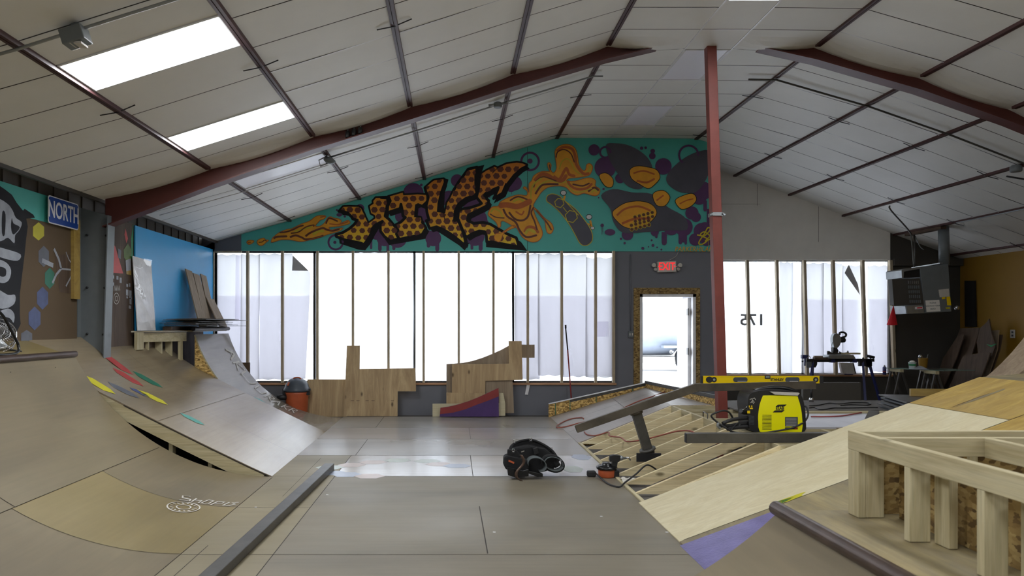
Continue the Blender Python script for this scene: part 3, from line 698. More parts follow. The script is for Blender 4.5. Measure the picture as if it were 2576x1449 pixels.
m = MB().box((Q1X-.5, -2, 1.215), (Q1X+.0, Q1Y, 1.235))
m.v = [Vector((v.x, v.y, v.z+(.17 if v.x < Q1X-.3 else 0))) for v in m.v]; m.build('platform', 'ramp_tan', qp)
MB().tube([(Q1X+.005, -2, 1.262), (Q1X+.005, Q1Y+.01, 1.262)], .032, 16).build('coping', 'coping', qp)
for y in (6.9, 6.2, 5.6): MB().box((Q1X+.06, y, q1(Q1X+.06)-.0), (Q1X+.066, y+.006, q1(Q1X+.06)+.006)).build('screw', 'steel', qp)
# straight bank between the quarter pipes
bk = T('bank_ramp', 'plywood bank ramp with painted hexagons rising to the left wall between two quarter pipes', 'skate ramp', (-3.1, 8.9, 0))
m = MB()
BY0, BY1 = 7.385, 10.50
m.grid(lambda u, v: (-4.41+(2.54)*u, BY0+(BY1-BY0)*v, bankL(-4.41+2.54*u)), 26, 1, 2, True, (0, 0, -.02))
sseam(m, bankL, [(-3.05, BY0), (-3.05, BY1)], 1, .004, .003); sseam(m, bankL, [(-2.95, 8.6), (-1.9, 8.6)], 1, .004, .003); sseam(m, bankL, [(-4.3, 9.1), (-3.05, 9.1)], 1, .004, .003)
m.build('riding_surface', ['ramp_grey', 'seam', 'bank_brown'], bk, fix=False)
def bhex(px, py, r, mat, k=.55, lift=.004):
    o = hit(px, py, bankL); m = MB()
    pts = []
    for i in range(6):
        a = i*math.pi/3; x = o.x+r*1.15*math.cos(a); y = o.y+r*k*math.sin(a); pts.append((x, y, bankL(x)+lift))
    m.flat(pts); m.build('painted_hexagon', mat, bk, fix=False)
for px, py, r, mt in ((294, 918, .17, 'hex_red'), (322, 950, .16, 'hex_red'), (372, 957, .16, 'hex_green'), (247, 968, .16, 'hex_yellow'), (311, 983, .15, 'hex_slate'), (384, 1000, .15, 'hex_yellow'), (484, 1055, .12, 'hex_teal'), (352, 988, .10, 'hex_blue')):
    bhex(px, py, r, mt)
m = MB()
for (xa, xb) in ((-4.3, -3.4), (-3.4, -1.95)):
    pts = []
    for k in range(9): x = xa+(xb-xa)*k/8; pts.append((x, BY0-.004, bankL(x)-.0205))
    for k in range(9): x = xb+(xa-xb)*k/8; pts.append((x, BY0-.004, max(.0, bankL(x)-.165)))
    m.prism(pts, (0, .038, 0))
m.build('fascia_board', 'lumber_x', bk)
m = MB().ribbon([(x, BY0-.006, bankL(x)-.014) for x in (-3.4, -3, -2.5, -2.1, -1.9)], .012, 0, (0, 1, 0)); m.build('ply_edge', 'seam', bk)
for px in (435, 533):
    x = (px-CX)/(F/(BY0+.1)); MB().box((x-.02, BY0+.04, 0), (x+.02, BY0+.13, bankL(x)-.03)).build('leg', 'lumber_z', bk)
for k in range(5):
    y = BY0+.6+.6*k; pts = [(x, y, bankL(x)-.022) for x in (-4.3, -4.0, -3.3, -2.5, -2.0)]+[(-2.3, y, .0), (-3.4, y, .5), (-4.3, y, 1.0)]; MB().prism(pts, (0, .038, 0)).build('rafter', 'lumber_x', bk)
MB().box((-4.41, BY1-.02, 0), (-4.2, BY1, 1.2)).build('end_panel', 'osb_dark', bk)
# far quarter pipe
q = T('quarter_pipe', 'tall pale grey quarter pipe against the papered window, farthest of the left ramps', 'skate ramp', (-2.9, 11.3, 0))
Q3a, Q3b, Q3X = 10.52, 12.1, -3.80
m = MB(); qpatch(m, q3, Q3X, -2.8, Q3a, Q3b, 0, 18); qpatch(m, q3, -2.8, -1.87, Q3a, Q3b, 1, 16); sseam(m, q3, [(-2.8, Q3a), (-2.8, Q3b)], 2, .006)
m.build('riding_surface', ['ramp_grey', 'ramp_grey', 'seam'], q, fix=False)
# worn white lettering running down the far edge
m = MB(); rr = random.Random(9)
def on3(x, y): return Vector((x, y, q3(x)+.006))
def glyph(segs, xo, k=1.0, w=.03):
    for s in segs:
        for (a, b), (a2, b2) in zip(s, s[1:]):
            p = Vector((xo+a*.11*k, 11.62+b*.34)); p2 = Vector((xo+a2*.11*k, 11.62+b2*.34)); d = (p2-p).normalized(); n_ = Vector((-d.y, d.x))*w/2; n_.x *= .6
            m.add([on3(*(p+n_))+Vector((.006, 0, .002)), on3(*(p2+n_))+Vector((.006, 0, .002)), on3(*(p2-n_))+Vector((.006, 0, .002)), on3(*(p-n_))+Vector((.006, 0, .002))], [(0, 1, 2, 3)])
A_ = [[(0, 0), (.5, 1), (1, 0)], [(.25, .5), (.75, .5)]]; R_ = [[(0, 0), (0, 1)], [(0, 1), (.9, .9), (.9, .6), (0, .5)], [(.3, .5), (1, 0)]]; K_ = [[(0, 0), (0, 1)], [(1, 1), (0, .5), (1, 0)]]; U_ = [[(0, 1), (.1, .1), (.9, .1), (1, 1)]]
for g, xo, k in ((A_, -3.70, .8), (K_, -3.58, .8), (U_, -3.47, 1.6), (U_, -3.25, 1.2), (R_, -3.07, .9), (A_, -2.94, .8), (K_, -2.80, .8), (R_, -2.68, .8)): glyph(g, xo, k)
m.build('worn_lettering', 'off_white', q, fix=False)
o = MB(); 
for (xx, yy, r, mi) in ((-3.0, 11.2, .12, 0), (-2.72, 11.0, .14, 1)):
    o.flat([on3(xx+r*math.cos(k*math.pi/3), yy+r*1.2*math.sin(k*math.pi/3)) for k in range(6)], mi)
o.build('painted_hexagon', ['hex_teal', 'pastel_blue'], q, fix=False)
for ya in (Q3a, Q3b-.018):
    m = MB(); pts = [(x, ya, q3(x)-.018) for x in [-1.87+(Q3X+1.87)*k/24 for k in range(25)]]+[(Q3X, ya, 0), (-1.87, ya, 0)]
    m.prism(pts, (0, .018, 0)); m.build('side_panel', 'osb', q)
m = MB().ribbon([(x, Q3a-.002, q3(x)-.009) for x in [-1.9+(Q3X+1.9)*k/24 for k in range(25)]], .02, 0, (0, 1, 0)); m.build('ply_edge', 'lumber_x', q)
m = MB(); m.tube([(Q3X-.01, Q3a-.03, 1.505), (Q3X-.01, Q3b+.02, 1.505)], .032, 16, cap=False); m.tube([(Q3X-.01, Q3a-.028, 1.505), (Q3X-.01, Q3b, 1.505)], .026, 16, 1); m.build('coping', ['steel_dark', 'black'], q)
# platform behind the far quarter pipe
pf = T('ramp_platform', 'framed timber platform beside the blue wall, with an open bay under its top', 'platform', (-4.1, 10.5, 0))
fa, fb = Vector((-4.19, 9.36, 0)), Vector((-3.93, 10.5, 0)); up = Vector((0, 0, 1)); ZP = 1.485
MB().prism([(-4.20, 9.33, ZP-.02), (-3.90, 10.5, ZP-.02), (-3.83, 10.54, ZP-.02), (-3.83, 12.1, ZP-.02), (-4.20, 12.1, ZP-.02)], (0, 0, .02)).build('top_panel', 'ramp_tan', pf)
MB().bar(fa+up*(ZP-.09)+Vector((0, .28, 0)), fb+up*(ZP-.09), .038, .13).build('header', 'lumber_y', pf)
def post(p, z0, z1, w=.09, d=.038, mat='lumber_z', nm='post', par=pf):
    MB().box((p.x-d/2, p.y-w/2, z0), (p.x+d/2, p.y+w/2, z1)).build(nm, mat, par)
post(Vector((-4.17, 9.50, 0)), bankL(-4.17), ZP-.02, .2); post(Vector((-3.965, 10.40, 0)), .9, ZP-.15, .09)
for k in (.35, .6, .8): pp = fa.lerp(fb, k); post(pp+Vector((-.1, 0, 0)), .6, ZP-.15, .04, .09)
MB().box((-4.21, 9.5, .5), (-4.19, 12.0, ZP-.03)).build('back_panel', 'brown_ply', pf)
# ================================================ FLOOR RAIL (steel) on the left
a = G(505, 1460); a.z = 0
r = T('steel_tube', 'long square steel tube lying on the skate floor in the left foreground', 'steel tube', (-1.4, 6, 0))
pa, pb = Vector((-1.475, 3.9, .035)), Vector((-1.335, 7.72, .035))
MB().bar(pa, pb, .105, .068).build('tube_body', 'steel_dark', r, bevel=.006)
d = (pb-pa).normalized(); MB().bar(pb, pb+d*.003, .085, .05).build('end_cap', 'black', r)
# ================================================ RIGHT SIDE
# pale bank beyond the joists, with a kerb of OSB
JY0, JY1, JX, JH = 6.27, 9.42, 2.86, .50
def white(u, v):                                      # u across (x), v along y 9.45 -> 12.13
    y = 9.46+(12.13-9.46)*v; xt = 2.88+(3.25-2.88)*v; xe = 3.42+(3.27-3.42)*v
    if u < .8: k = u/.8; return (1.65+(xt-1.65)*k, y, .004+.5*k)
    k = (u-.8)/.2; return (xt+(xe-xt)*k, y, .504)
wr = T('bank_ramp', 'pale grey bank ramp with an OSB kerb rising towards the open door', 'skate ramp', (2.5, 10.8, 0))
MB().grid(white, 10, 8, 0, False, (0, 0, -.018)).build('riding_surface', 'bank_pale', wr)
m = MB()
for i in (3, 6): m.ribbon([Vector(white(u/10, i/9))+Vector((0, 0, .003)) for u in range(11)], .006)
m.ribbon([Vector(white(.52, v/8))+Vector((0, 0, .003)) for v in range(9)], .006); m.build('sheet_joint', 'seam', wr, fix=False)
k0, k1, k2 = Vector((1.62, 12.14, 0)), Vector((3.27, 12.16, .50)), Vector((3.46, 9.35, .50))
MB().prism([k0, k1, k1+up*.085, k0+up*.225], (0, .02, 0)).build('kerb', 'osb', wr)
MB().prism([k1, k2, k2+up*.11, k1+up*.085], (.02, 0, 0)).build('kerb', 'osb', wr)
MB().bar(k0+up*.228+Vector((0, .0, 0)), k1+up*.088, .045, .014).build('kerb_cap', 'white_paint', wr)
e0 = k0.lerp(k1, .22)
MB().prism([e0+up*.145+Vector((0, -.006, 0)), k1+up*.035+Vector((0, -.006, 0)), k1+up*.08+Vector((0, -.006, 0)), e0+up*.185+Vector((0, -.006, 0))], (0, .005, 0)).build('steel_angle', 'steel_dark', wr)
MB().bar(k1+up*.095+Vector((0, 0, 0)), k2+up*.118, .03, .05).build('steel_angle', 'steel_dark', wr)
MB().prism([(1.65, 9.44, -.02), (1.75, 9.44, .025), (2.86, 9.44, .475), (2.86, 9.44, .33), (2.1, 9.44, -.02)], (0, .015, 0)).build('side_panel', 'osb', wr)
MB().prism([k0+Vector((0, .005, -.02)), k1+Vector((0, .0, 0)), (3.27, 12.16, -.02)], (0, .015, 0)).build('end_panel', 'brown_ply', wr)
for px in (1397, 1434, 1500, 1592):
    t_ = (P(px, 1000, 12.14).x-1.62)/1.65; b0 = k0.lerp(k1, t_)+Vector((0, -.004, 0))
    MB().bar(b0+up*.01, b0+up*(.215-.13*t_), .012, .003).build('paint_mark', 'hex_green', wr)
# open joists of the unfinished bank
jf = T('unfinished_bank', 'unfinished bank of pale pine joists, open between the floor and the steel rail', 'ramp frame', (2.3, 7.8, 0))
ys = [9.40-.4*k for k in range(8)]+[6.27]
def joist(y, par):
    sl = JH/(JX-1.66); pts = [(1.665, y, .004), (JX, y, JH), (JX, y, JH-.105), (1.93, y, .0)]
    MB().prism(pts, (0, .036, 0)).build('joist', 'joist_wood_lit', par)
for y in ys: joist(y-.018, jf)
MB().box((JX, 6.25, JH-.15), (JX+.038, 9.45, JH)).build('header', 'lumber_y', jf)
MB().box((1.652, 6.2, -.02), (1.69, 9.46, .012)).build('toe_board', 'lumber_y', jf)
MB().box((JX-.09, 6.285, JH-.26), (JX, 6.33, JH-.15)).build('joist_block', 'lumber_x', jf)
for y in ys[1:-1]:
    MB().box((JX-.06, y-.022, JH-.165), (JX-.0, y+.022, JH-.155)).build('joist_hanger', 'steel_dark', jf)
for y in [6.6, 7.4, 8.2, 9.0]: MB().box((JX-.03, y, 0), (JX+.01, y+.09, JH-.15)).build('leg', 'lumber_z', jf)
h = P(1761, 1040, 8.2); m = MB(); z0 = JH-.05; x0 = JX+.02
m.tube([(x0, 8.1, z0), (x0, 8.1, JH+.055), (x0+.02, 8.3, JH+.055), (x0+.02, 8.3, z0)], .006, 8); MB().box((2.1, 7.0, -.018), (2.8, 7.3, -.0)).build('offcut', 'brown_ply', None, label='dark board offcut lying on the slab beneath the joists', cat='board')
m.build('clamp', 'steel_dark', None, label='small wire clamp hooked over the joist header beside the welder cables', cat='clamp')
# deck framing at the top of the joists
df = T('unfinished_platform', 'level deck framing of pale timber behind the joists under the welding machine', 'deck frame', (4.2, 7.8, 0))
for y in (9.40, 8.98, 8.55, 8.12, 7.7, 7.28, 6.86, 6.32):
    MB().box((JX+.04, y-.018, JH-.14), (6.3, y+.018, JH)).build('joist', 'lumber_x', df)
for x in (3.75, 4.6, 5.45, 6.3):
    for y in (6.4, 7.9, 9.3): MB().box((x-.02, y, 0), (x+.02, y+.09, JH-.14)).build('leg', 'lumber_z', df)
MB().box((3.75-.02, 6.34, JH-.138), (3.75+.02, 9.38, JH-.002)).build('cross_joist', 'lumber_y', df)
MB().box((JX+.04, 9.44, 0), (6.3, 9.456, JH-.0)).build('back_panel', 'osb', df)
def board(name, a, b, mat, label, cat='board', rz=0, group=None, bevel=0):
    R = Matrix.Rotation(rz, 3, 'Z') if rz else None
    return MB().box(a, b, R=R).build(name, mat, label=label, cat=cat, group=group, bevel=bevel)
board('floor_sheet', (3.5, 7.3, JH+.002), (5.95, 8.42, JH+.02), 'white_board', 'white board lying on the deck framing to the right of the welding machine', rz=.02)
board('floor_sheet', (3.5, 8.75, JH+.002), (6.2, 9.9, JH+.02), 'concrete', 'grey board with black cables across it, behind the welding machine')
board('timber', (3.5, 8.44, JH+.002), (5.35, 8.53, JH+.04), 'lumber_x', 'long pale timber lying between the white board and the grey board', 'timber')
board('timber', (4.55, 7.72, JH+.022), (6.0, 7.81, JH+.06), 'lumber_x', 'short pale timber lying on the white board beside the stacked sheets', 'timber')
# ---- plywood bank rising right
SB = .368
def bankR(x, y=0): return max(0, (x-1.6)*SB)
br = T('bank_ramp', 'wide unpainted plywood bank ramp rising to the right beside the timber frame', 'skate ramp', (3.1, 5.0, 0))
def bp(xa, xb, ya, yb, mi, mb, th=.018): mb.grid(lambda u, v: (xa+(xb-xa)*u, ya+(yb-ya)*v, bankR(xa+(xb-xa)*u)+.001), 1, 1, mi, False, (0, 0, -th))
m = MB(); bp(1.62, 3.98, 5.12, 6.25, 0, m); m.build('sheathing', 'fresh_ply', br)
m = MB(); bp(3.985, 4.6, 5.12, 6.25, 0, m); bp(3.3, 4.6, 2.6, 5.115, 0, m); m.build('sheathing', 'yellow_ply', br, label='yellowish plywood')
m = MB(); bp(2.28, 3.295, 3.56, 5.115, 0, m); m.build('sheathing', 'aged_ply', br, label='aged stained plywood')
m = MB(); bp(1.60, 2.275, 3.4, 5.05, 0, m); m.build('sheathing', 'purple_paint', br, label='purple painted plywood')
m = MB(); bp(1.62, 2.275, 5.05, 5.118, 0, m); m.build('sheathing', 'aged_ply', br)
m = MB()
for (a, b) in (((1.65, 5.119), (4.6, 5.119)), ((3.982, 5.12), (3.982, 6.25)), ((2.85, 3.6), (2.85, 5.11)), ((3.3, 3.6), (3.3, 5.1)), ((3.3, 4.2), (4.6, 4.2))):
    m.ribbon([(a[0], a[1], bankR(a[0])+.0025), (b[0], b[1], bankR(b[0])+.0025)], .006)
m.build('sheet_joint', 'seam', br, fix=False)
def paintpatch(px, py, rx, ry, mat, seed):
    o = hit(px, py, bankR); r_ = random.Random(seed); n = 14; pts = []
    for k in range(n): a = 2*math.pi*k/n; q_ = .7+.5*r_.random(); x = o.x+rx*q_*math.cos(a); y = o.y+ry*q_*math.sin(a); pts.append((x, y, bankR(x)+.003))
    MB().flat(pts).build('paint_smear', mat, br, fix=False)
paintpatch(1985, 1256, .13, .035, 'hex_yellow', 1); paintpatch(1968, 1262, .07, .03, 'tape_green', 2); paintpatch(2470, 1000, .22, .02, 'aged_ply', 3)
paintpatch(2440, 1008, .16, .006, 'brown_ply', 5)
m = MB().prism([(1.62, 6.252, -.02), (1.66, 6.252, .0), (4.6, 6.252, bankR(4.6)-.02), (4.6, 6.252, -.02)], (0, .015, 0)); m.build('side_panel', 'osb', br)
MB().prism([(4.605, 2.6, 1.085), (6.6, 2.6, 1.085), (6.6, 6.9, 1.085), (5.4, 6.75, 1.085), (4.605, 6.25, 1.085)], (0, 0, .018)).build('top_platform', 'aged_ply', br)
MB().prism([(4.61, 6.22, 0), (5.4, 6.72, 0), (6.6, 6.87, 0), (6.6, 6.87, 1.08), (5.4, 6.72, 1.08), (4.61, 6.22, 1.08)], (0, .015, 0)).build('end_panel', 'osb_dark', br)
# quarter pipe beyond the platform at the far right
q5 = T('quarter_pipe', 'brown curved quarter pipe rising behind the plywood bank at the right edge of the photo', 'skate ramp', (5.0, 7.1, .5))
def q5z(x): d = max(0, x-3.97); R = 2.3; return .5+R-math.sqrt(max(1e-4, R*R-min(d, 2.2)**2))
m = MB(); m.grid(lambda u, v: (3.9+2.1*u, 6.935+.345*v, q5z(3.9+2.1*u)+.016), 20, 1, 0, True, (0, 0, -.015)); m.build('riding_surface', 'grey_ply', q5, fix=False)
for y in (6.935, 7.262): MB().prism([(3.9+2.1*k/18, y, q5z(3.9+2.1*k/18)) for k in range(19)]+[(6.0, y, .502), (3.9, y, .502)], (0, .015, 0)).build('side_panel', 'grey_ply', q5)
# ---- nearest quarter pipe, bottom right
q4 = T('quarter_pipe', 'brown quarter pipe with round steel coping in the lower right foreground', 'skate ramp', (1.0, 1.8, 0))
q4f = prof_q(2.3, 0.0, 1)
m = MB(); m.grid(lambda u, v: (.3+1.285*u, -1.5+5.0*v, q4f(.3+1.285*u)+.002), 18, 1, 0, True, (0, 0, -.018)); m.build('riding_surface', 'ramp_brown', q4, fix=False)
MB().prism([(.3+1.285*k/16, 3.48, q4f(.3+1.285*k/16)-.018) for k in range(17)]+[(1.585, 3.48, -.02), (.3, 3.48, -.02)], (0, .018, 0)).build('side_panel', 'brown_ply', q4)
MB().tube([(1.588, -1.5, .655), (1.588, 3.52, .655)], .035, 20).build('coping', 'coping', q4)
m = MB().box((1.62, -1.5, .615), (2.75, 3.56, .633)); m.build('platform', 'aged_ply', q4)
MB().box((1.63, 3.54, -.02), (2.75, 3.555, .613)).build('back_panel', 'osb_dark', q4)
MB().box((1.63, -1.5, .44), (1.668, 3.53, .612)).build('joist', 'lumber_y', q4)
# ---- framed timber box on the platform
bx = T('framed_box', 'large framed box of new pine studs in the right foreground', 'timber frame', (2.5, 2.6, .635))
BX, BZ, BYf = 1.93, 1.04, 3.5
def stick(nm, a, b, ax): MB().box(a, b).build(nm, 'lumber_'+ax, bx, bevel=.003)
stick('top_rail', (BX, -1.2, BZ-.09), (BX+.038, BYf, BZ), 'y')
stick('top_rail', (BX+.04, BYf-.038, BZ-.09), (4.4, BYf, BZ), 'x')
stick('top_rail', (2.42, -1.2, BZ-.09), (2.458, BYf-.24, BZ), 'y')
stick('cross_rail', (BX+.04, BYf-.22, BZ-.09), (4.4, BYf-.182, BZ-.004), 'x')
stick('cross_rail', (2.46, 2.72, BZ-.09), (4.4, 2.758, BZ-.0), 'x')
stick('cross_rail', (BX+.04, 2.2, BZ-.09), (2.42, 2.238, BZ-.0), 'x')
stick('corner_post', (BX+.001, BYf-.09, .635), (BX+.037, BYf-.001, BZ-.09), 'z'); stick('corner_post', (BX+.038, BYf-.088, .635), (BX+.126, BYf-.05, BZ-.09), 'z')
for y in (3.065, 2.64, 2.23, 1.8, 1.3, .8): stick('stud', (BX+.001, y-.038, .635), (BX+.09, y, BZ-.09), 'z')
for x in (2.5, 3.0, 3.5, 4.0): stick('stud', (x, BYf-.04, .635), (x+.038, BYf-.001, BZ-.09), 'z')
for y in (3.02, 2.56, 2.1, 1.6): stick('inner_stud', (2.03, y-.09, .635), (2.068, y, BZ-.12), 'z')
MB().box((2.12, -1.0, .635), (2.135, BYf-.1, BZ-.1)).build('osb_panel', 'osb_dark', bx)
MB().box((2.0, BYf-.018, .635), (4.3, BYf-.005, BZ-.095)).build('osb_panel', 'osb_dark', bx)
# ================================================ PAINTED MURAL PANEL on the gable
MY = D1-.022
def mk(crop, sc):
    x0, y0 = crop
    return lambda pts: [(x0+a/sc, y0+b/sc) for a, b in pts]
cA, cB, cC, cD, cE = mk((830, 400), 6.036), mk((1050, 390), 5.797), mk((600, 520), 9.2), mk((1220, 340), 4.83), mk((1480, 340), 4.83)
class Paint:
    def __init__(s): s.mb = MB(); s.k = 0
    def layer(s): s.k += 1; return s
    def w(s, p): return Vector(((p[0]-CX)/s1, MY-.0009*s.k, H-(p[1]-CY)/s1))
    def poly(s, pts, mi): s.mb.flat([s.w(p) for p in pts], mi); return s
    def circ(s, x, y, r, mi, ry=None, n=26, a0=0):
        ry = ry or r
        if n > 8: s.k += .1
        return s.poly([(x+r*math.cos(2*math.pi*i/n+a0), y+ry*math.sin(2*math.pi*i/n+a0)) for i in range(n)], mi)
    def line(s, pts, wd, mi, closed=False, jag=False):
        P2 = [Vector((p[0], p[1], 0)) for p in pts]
        if closed: P2 = P2+[P2[0]]
        ww = wd if isinstance(wd, list) else [wd]*len(P2)
        for i, (a, b) in enumerate(zip(P2, P2[1:])):
            d = b-a
            if d.length < 1e-6: continue
            d.normalize(); n = Vector((-d.y, d.x, 0)); wa, wb = ww[i]/2, ww[min(i+1, len(ww)-1)]/2
            q = [a+n*wa, b+n*wb, b-n*wb, a-n*wa]; s.mb.add([s.w(v)-Vector((0, .0001*i, 0)) for v in q], [(0, 1, 2, 3)], mi)
            if not jag:
                k = 8; s.mb.add([s.w((b.x+wb*math.cos(2*math.pi*t/k), b.y+wb*math.sin(2*math.pi*t/k)))-Vector((0, .0001*i+.00005, 0)) for t in range(k)], [tuple(range(k))], mi)
        return s
    def ring(s, x, y, r, wd, mi): return s.line([(x+r*math.cos(2*math.pi*i/28), y+r*math.sin(2*math.pi*i/28)) for i in range(28)], wd, mi, True)
def sm(pts, n=4, closed=True):
    p = [Vector((a, b, 0)) for a, b in pts]
    if closed:
        q = p[-1:]+p+p[:2]; out = []
        for i in range(1, len(q)-2):
            p0, p1, p2, p3 = q[i-1], q[i], q[i+1], q[i+2]
            for k in range(n): t = k/n; v = .5*((2*p1)+(p2-p0)*t+(2*p0-5*p1+4*p2-p3)*t*t+(3*p1-p0-3*p2+p3)*t**3); out.append((v.x, v.y))
        return out
    return [(v.x, v.y) for v in spline(p, n)]
def inside(p, poly):
    x, y = p; r = False; n = len(poly)
    for i in range(n):
        x1, y1 = poly[i]; x2, y2 = poly[i-1]
        if (y1 > y) != (y2 > y) and x < (x2-x1)*(y-y1)/(y2-y1)+x1: r = not r
    return r
TE, BK, PU, BR, GO, OR, RU, YE, CH, GR, WH, SM = range(12)
MM = ['teal', 'mural_black', 'mural_purple', 'mural_brown', 'letter_gold', 'mural_orange', 'mural_rust', 'mural_yellow', 'mural_charcoal', 'mural_grey', 'mural_white', 'seam']
pn = Paint(); B0 = pn.mb
zt = lambda px: (roof((px-CX)/s1)-.004)
out = [((608-CX)/s1, H-(631-CY)/s1)]+[((608-CX)/s1, roof((608-CX)/s1)-.005)]+[(x, z-.005) for x, z in RP[1:9]]+[(XJ-.01, roof(XJ-.01)-.005), (XJ-.01, H-(633-CY)/s1)]
B0.prism([(x, MY, z) for x, z in out], (0, .018, 0), TE)
pn.layer()
for x in (1326, 1600): pn.poly([(x, 372 if x < 1500 else 352), (x+1, 372 if x < 1500 else 352), (x+1, 631), (x, 631)], SM) if x < 1500 else None
# splashes of purple behind the lettering
for x, y, r in ((906, 525, 11), (1150, 455, 16), (1040, 487, 26), (1065, 520, 24), (1195, 520, 30), (1200, 553, 26), (1295, 462, 18), (1285, 470, 14), (948, 588, 16), (968, 600, 20), (1000, 600, 24), (1090, 600, 20), (1195, 595, 24), (1130, 500, 20), (1060, 545, 18), (1010, 545, 16)): pn.circ(x, y, r, PU)
pn.circ(1060, 466, 3.4, PU); pn.circ(848, 529, 2.5, PU); pn.circ(854, 541, 7, PU, 4.5); pn.circ(868, 545, 3, PU); pn.circ(1231, 495, 3, PU); pn.circ(1226, 558, 2.4, PU, 3)
for x, a, b, w_ in ((934, 590, 624, 6), (956, 590, 628, 9), (976, 600, 634, 7), (991, 600, 626, 8), (1078, 580, 619, 9), (1100, 580, 628, 10), (1187, 590, 625, 7), (1209, 590, 627, 10), (1281, 470, 478, 1), (1287, 470, 489, 1), (1302, 465, 475, 1)): pn.line([(x, a), (x, b)], w_, PU)
pn.ring(845, 610, 18, 5, PU); pn.circ(843, 610, 4, PU)
pn.ring(1333, 407, 22, 5.5, PU); pn.circ(1333, 406, 6.5, PU)
# letter outlines (traced black shadow, gold fill, honeycomb cells)
LH = cA([(140,800),(205,725),(300,722),(440,725),(480,750),(520,830),(540,880),(585,975),(640,940),(690,900),(680,860),(625,830),(600,720),(660,680),(655,640),(700,590),(780,590),(880,600),(872,700),(840,870),(900,920),(1000,1040),(1035,1090),(1010,1140),(1050,1220),(900,1235),(830,1180),(770,1100),(765,990),(800,950),(700,1000),(650,1050),(620,1150),(560,1250),(515,1305),(480,1280),(330,1250),(230,1230),(150,1200),(100,1180),(95,1150),(200,1120),(300,1060),(370,1000),(420,930),(350,915),(330,880),(270,820),(190,800)])
LI = cA([(890,572),(960,552),(1110,508),(1120,550),(1200,545),(1330,535),(1470,545),(1470,640),(1400,705),(1340,680),(1300,700),(1290,800),(1285,880),(1380,890),(1400,960),(1460,1050),(1400,1150),(1300,1170),(1055,1220),(1015,1140),(1038,1090),(1005,1000),(1080,960),(1150,890),(1110,870),(1100,780),(1080,690),(1068,755),(960,790),(872,820),(880,720),(920,640)])
LV = cB([(110,480),(200,400),(240,370),(385,350),(390,400),(340,540),(300,700),(290,830),(380,845),(400,850),(430,700),(480,620),(520,530),(600,400),(660,320),(740,210),(870,180),(850,300),(850,500),(870,560),(830,590),(700,640),(600,720),(550,820),(540,960),(590,950),(640,1060),(680,1170),(700,1270),(680,1310),(600,1240),(480,1150),(380,1090),(280,1050),(180,1075),(130,960),(170,950),(140,840),(130,740),(160,620),(125,540)])
LE = cB([(910,290),(1000,230),(1120,170),(1170,190),(1300,130),(1450,110),(1540,125),(1595,150),(1500,200),(1400,290),(1300,420),(1240,560),(1140,620),(1110,640),(1170,510),(1180,475),(1100,510),(1000,560),(960,600),(1040,670),(1020,740),(920,790),(840,830),(740,880),(730,960),(820,1000),(960,985),(1060,1010),(1180,1080),(1300,1150),(1440,1210),(1460,1270),(1475,1340),(1300,1310),(1100,1270),(1010,1270),(1005,1180),(980,1120),(900,1110),(800,1150),(720,1200),(690,1170),(640,1050),(590,930),(600,820),(650,790),(780,770),(900,730),(935,710),(860,620),(890,500),(900,400)])
pn.layer()
for L_ in (LH, LI, LV, LE):
    for k in range(0, 5): pn.k += .04; pn.poly([(x+k*1.9, y+k*2.3) for x, y in L_], BK)
    pn.line(L_, 7, BK, True, False)
# long black strokes: drop shadows of the letter tops and feet
pn.k += .1
for pts in (cB([(385,340),(455,360),(400,560),(390,830),(290,830),(310,650)]), cB([(870,170),(975,150),(930,280),(890,400),(880,540),(850,500)]), cB([(1540,125),(1600,160),(1590,190),(1440,320),(1330,480),(1270,600),(1110,715),(1150,620),(1240,560),(1330,380)]), cA([(700,570),(910,560),(930,620),(850,880),(840,860)]), cA([(140,1180),(340,1260),(520,1310),(640,1130),(760,960),(770,1020),(660,1200),(540,1390),(440,1380),(150,1285)]), cB([(1000,1270),(1470,1330),(1460,1240),(1510,1270),(1600,1400),(1000,1345)]), cA([(770,1120),(880,1240),(1200,1200),(1440,1110),(1500,1070),(1450,1215),(900,1310)]), cB([(170,1080),(290,1050),(600,1240),(700,1290),(760,1280),(690,1395),(610,1320),(300,1120)])): pn.poly(pts, BK)
pn.layer()
for L_ in (LH, LI, LV, LE): pn.poly(L_, GO)
pn.layer(); rr = random.Random(2)
for L_, ph in ((LH, 0), (LI, 3), (LV, 1), (LE, 4)):
    xs = [p[0] for p in L_]; ys = [p[1] for p in L_]; dx, dy = 20.5, 17.4; row = 0; y = min(ys)-4+ph
    while y < max(ys)+8:
        x = min(xs)-6+(dx/2 if row % 2 else 0)
        while x < max(xs)+8:
            r = 7.5+rr.uniform(-.5, 1.0); cx_, cy_ = x+rr.uniform(-.8, .8), y+rr.uniform(-.8, .8)
            if inside((cx_, cy_), L_):
                a0 = rr.uniform(-.2, .2)
                v = []
                for i in range(6):
                    a = a0+i*math.pi/3; s_ = 1.0
                    while s_ > .15 and not inside((cx_+r*s_*1.12*math.cos(a), cy_+r*s_*math.sin(a)), L_): s_ -= .1
                    v.append((cx_+r*s_*1.08*math.cos(a), cy_+r*s_*math.sin(a)))
                pn.poly([(cx_+(p[0]-cx_)*1.17, cy_+(p[1]-cy_)*1.17) for p in v], RU) if False else None
                pn.poly(v, BR)
            x += dx
        y += dy; row += 1
for L_ in (LH, LI, LV, LE): pn.line(L_, 2.0, BK, True)
for a in ([(840,880),(990,1020),(1035,1090),(1010,1140)], [(1070,690),(1100,790),(1110,880)]): pn.line(cA(a), 1.8, BK)
for a in ([(380,845),(400,950)], [(590,930),(690,1170)], [(730,960),(745,880),(840,830)], [(1090,270),(1170,190)], [(130,840),(180,950)]): pn.line(cB(a), 1.8, BK)
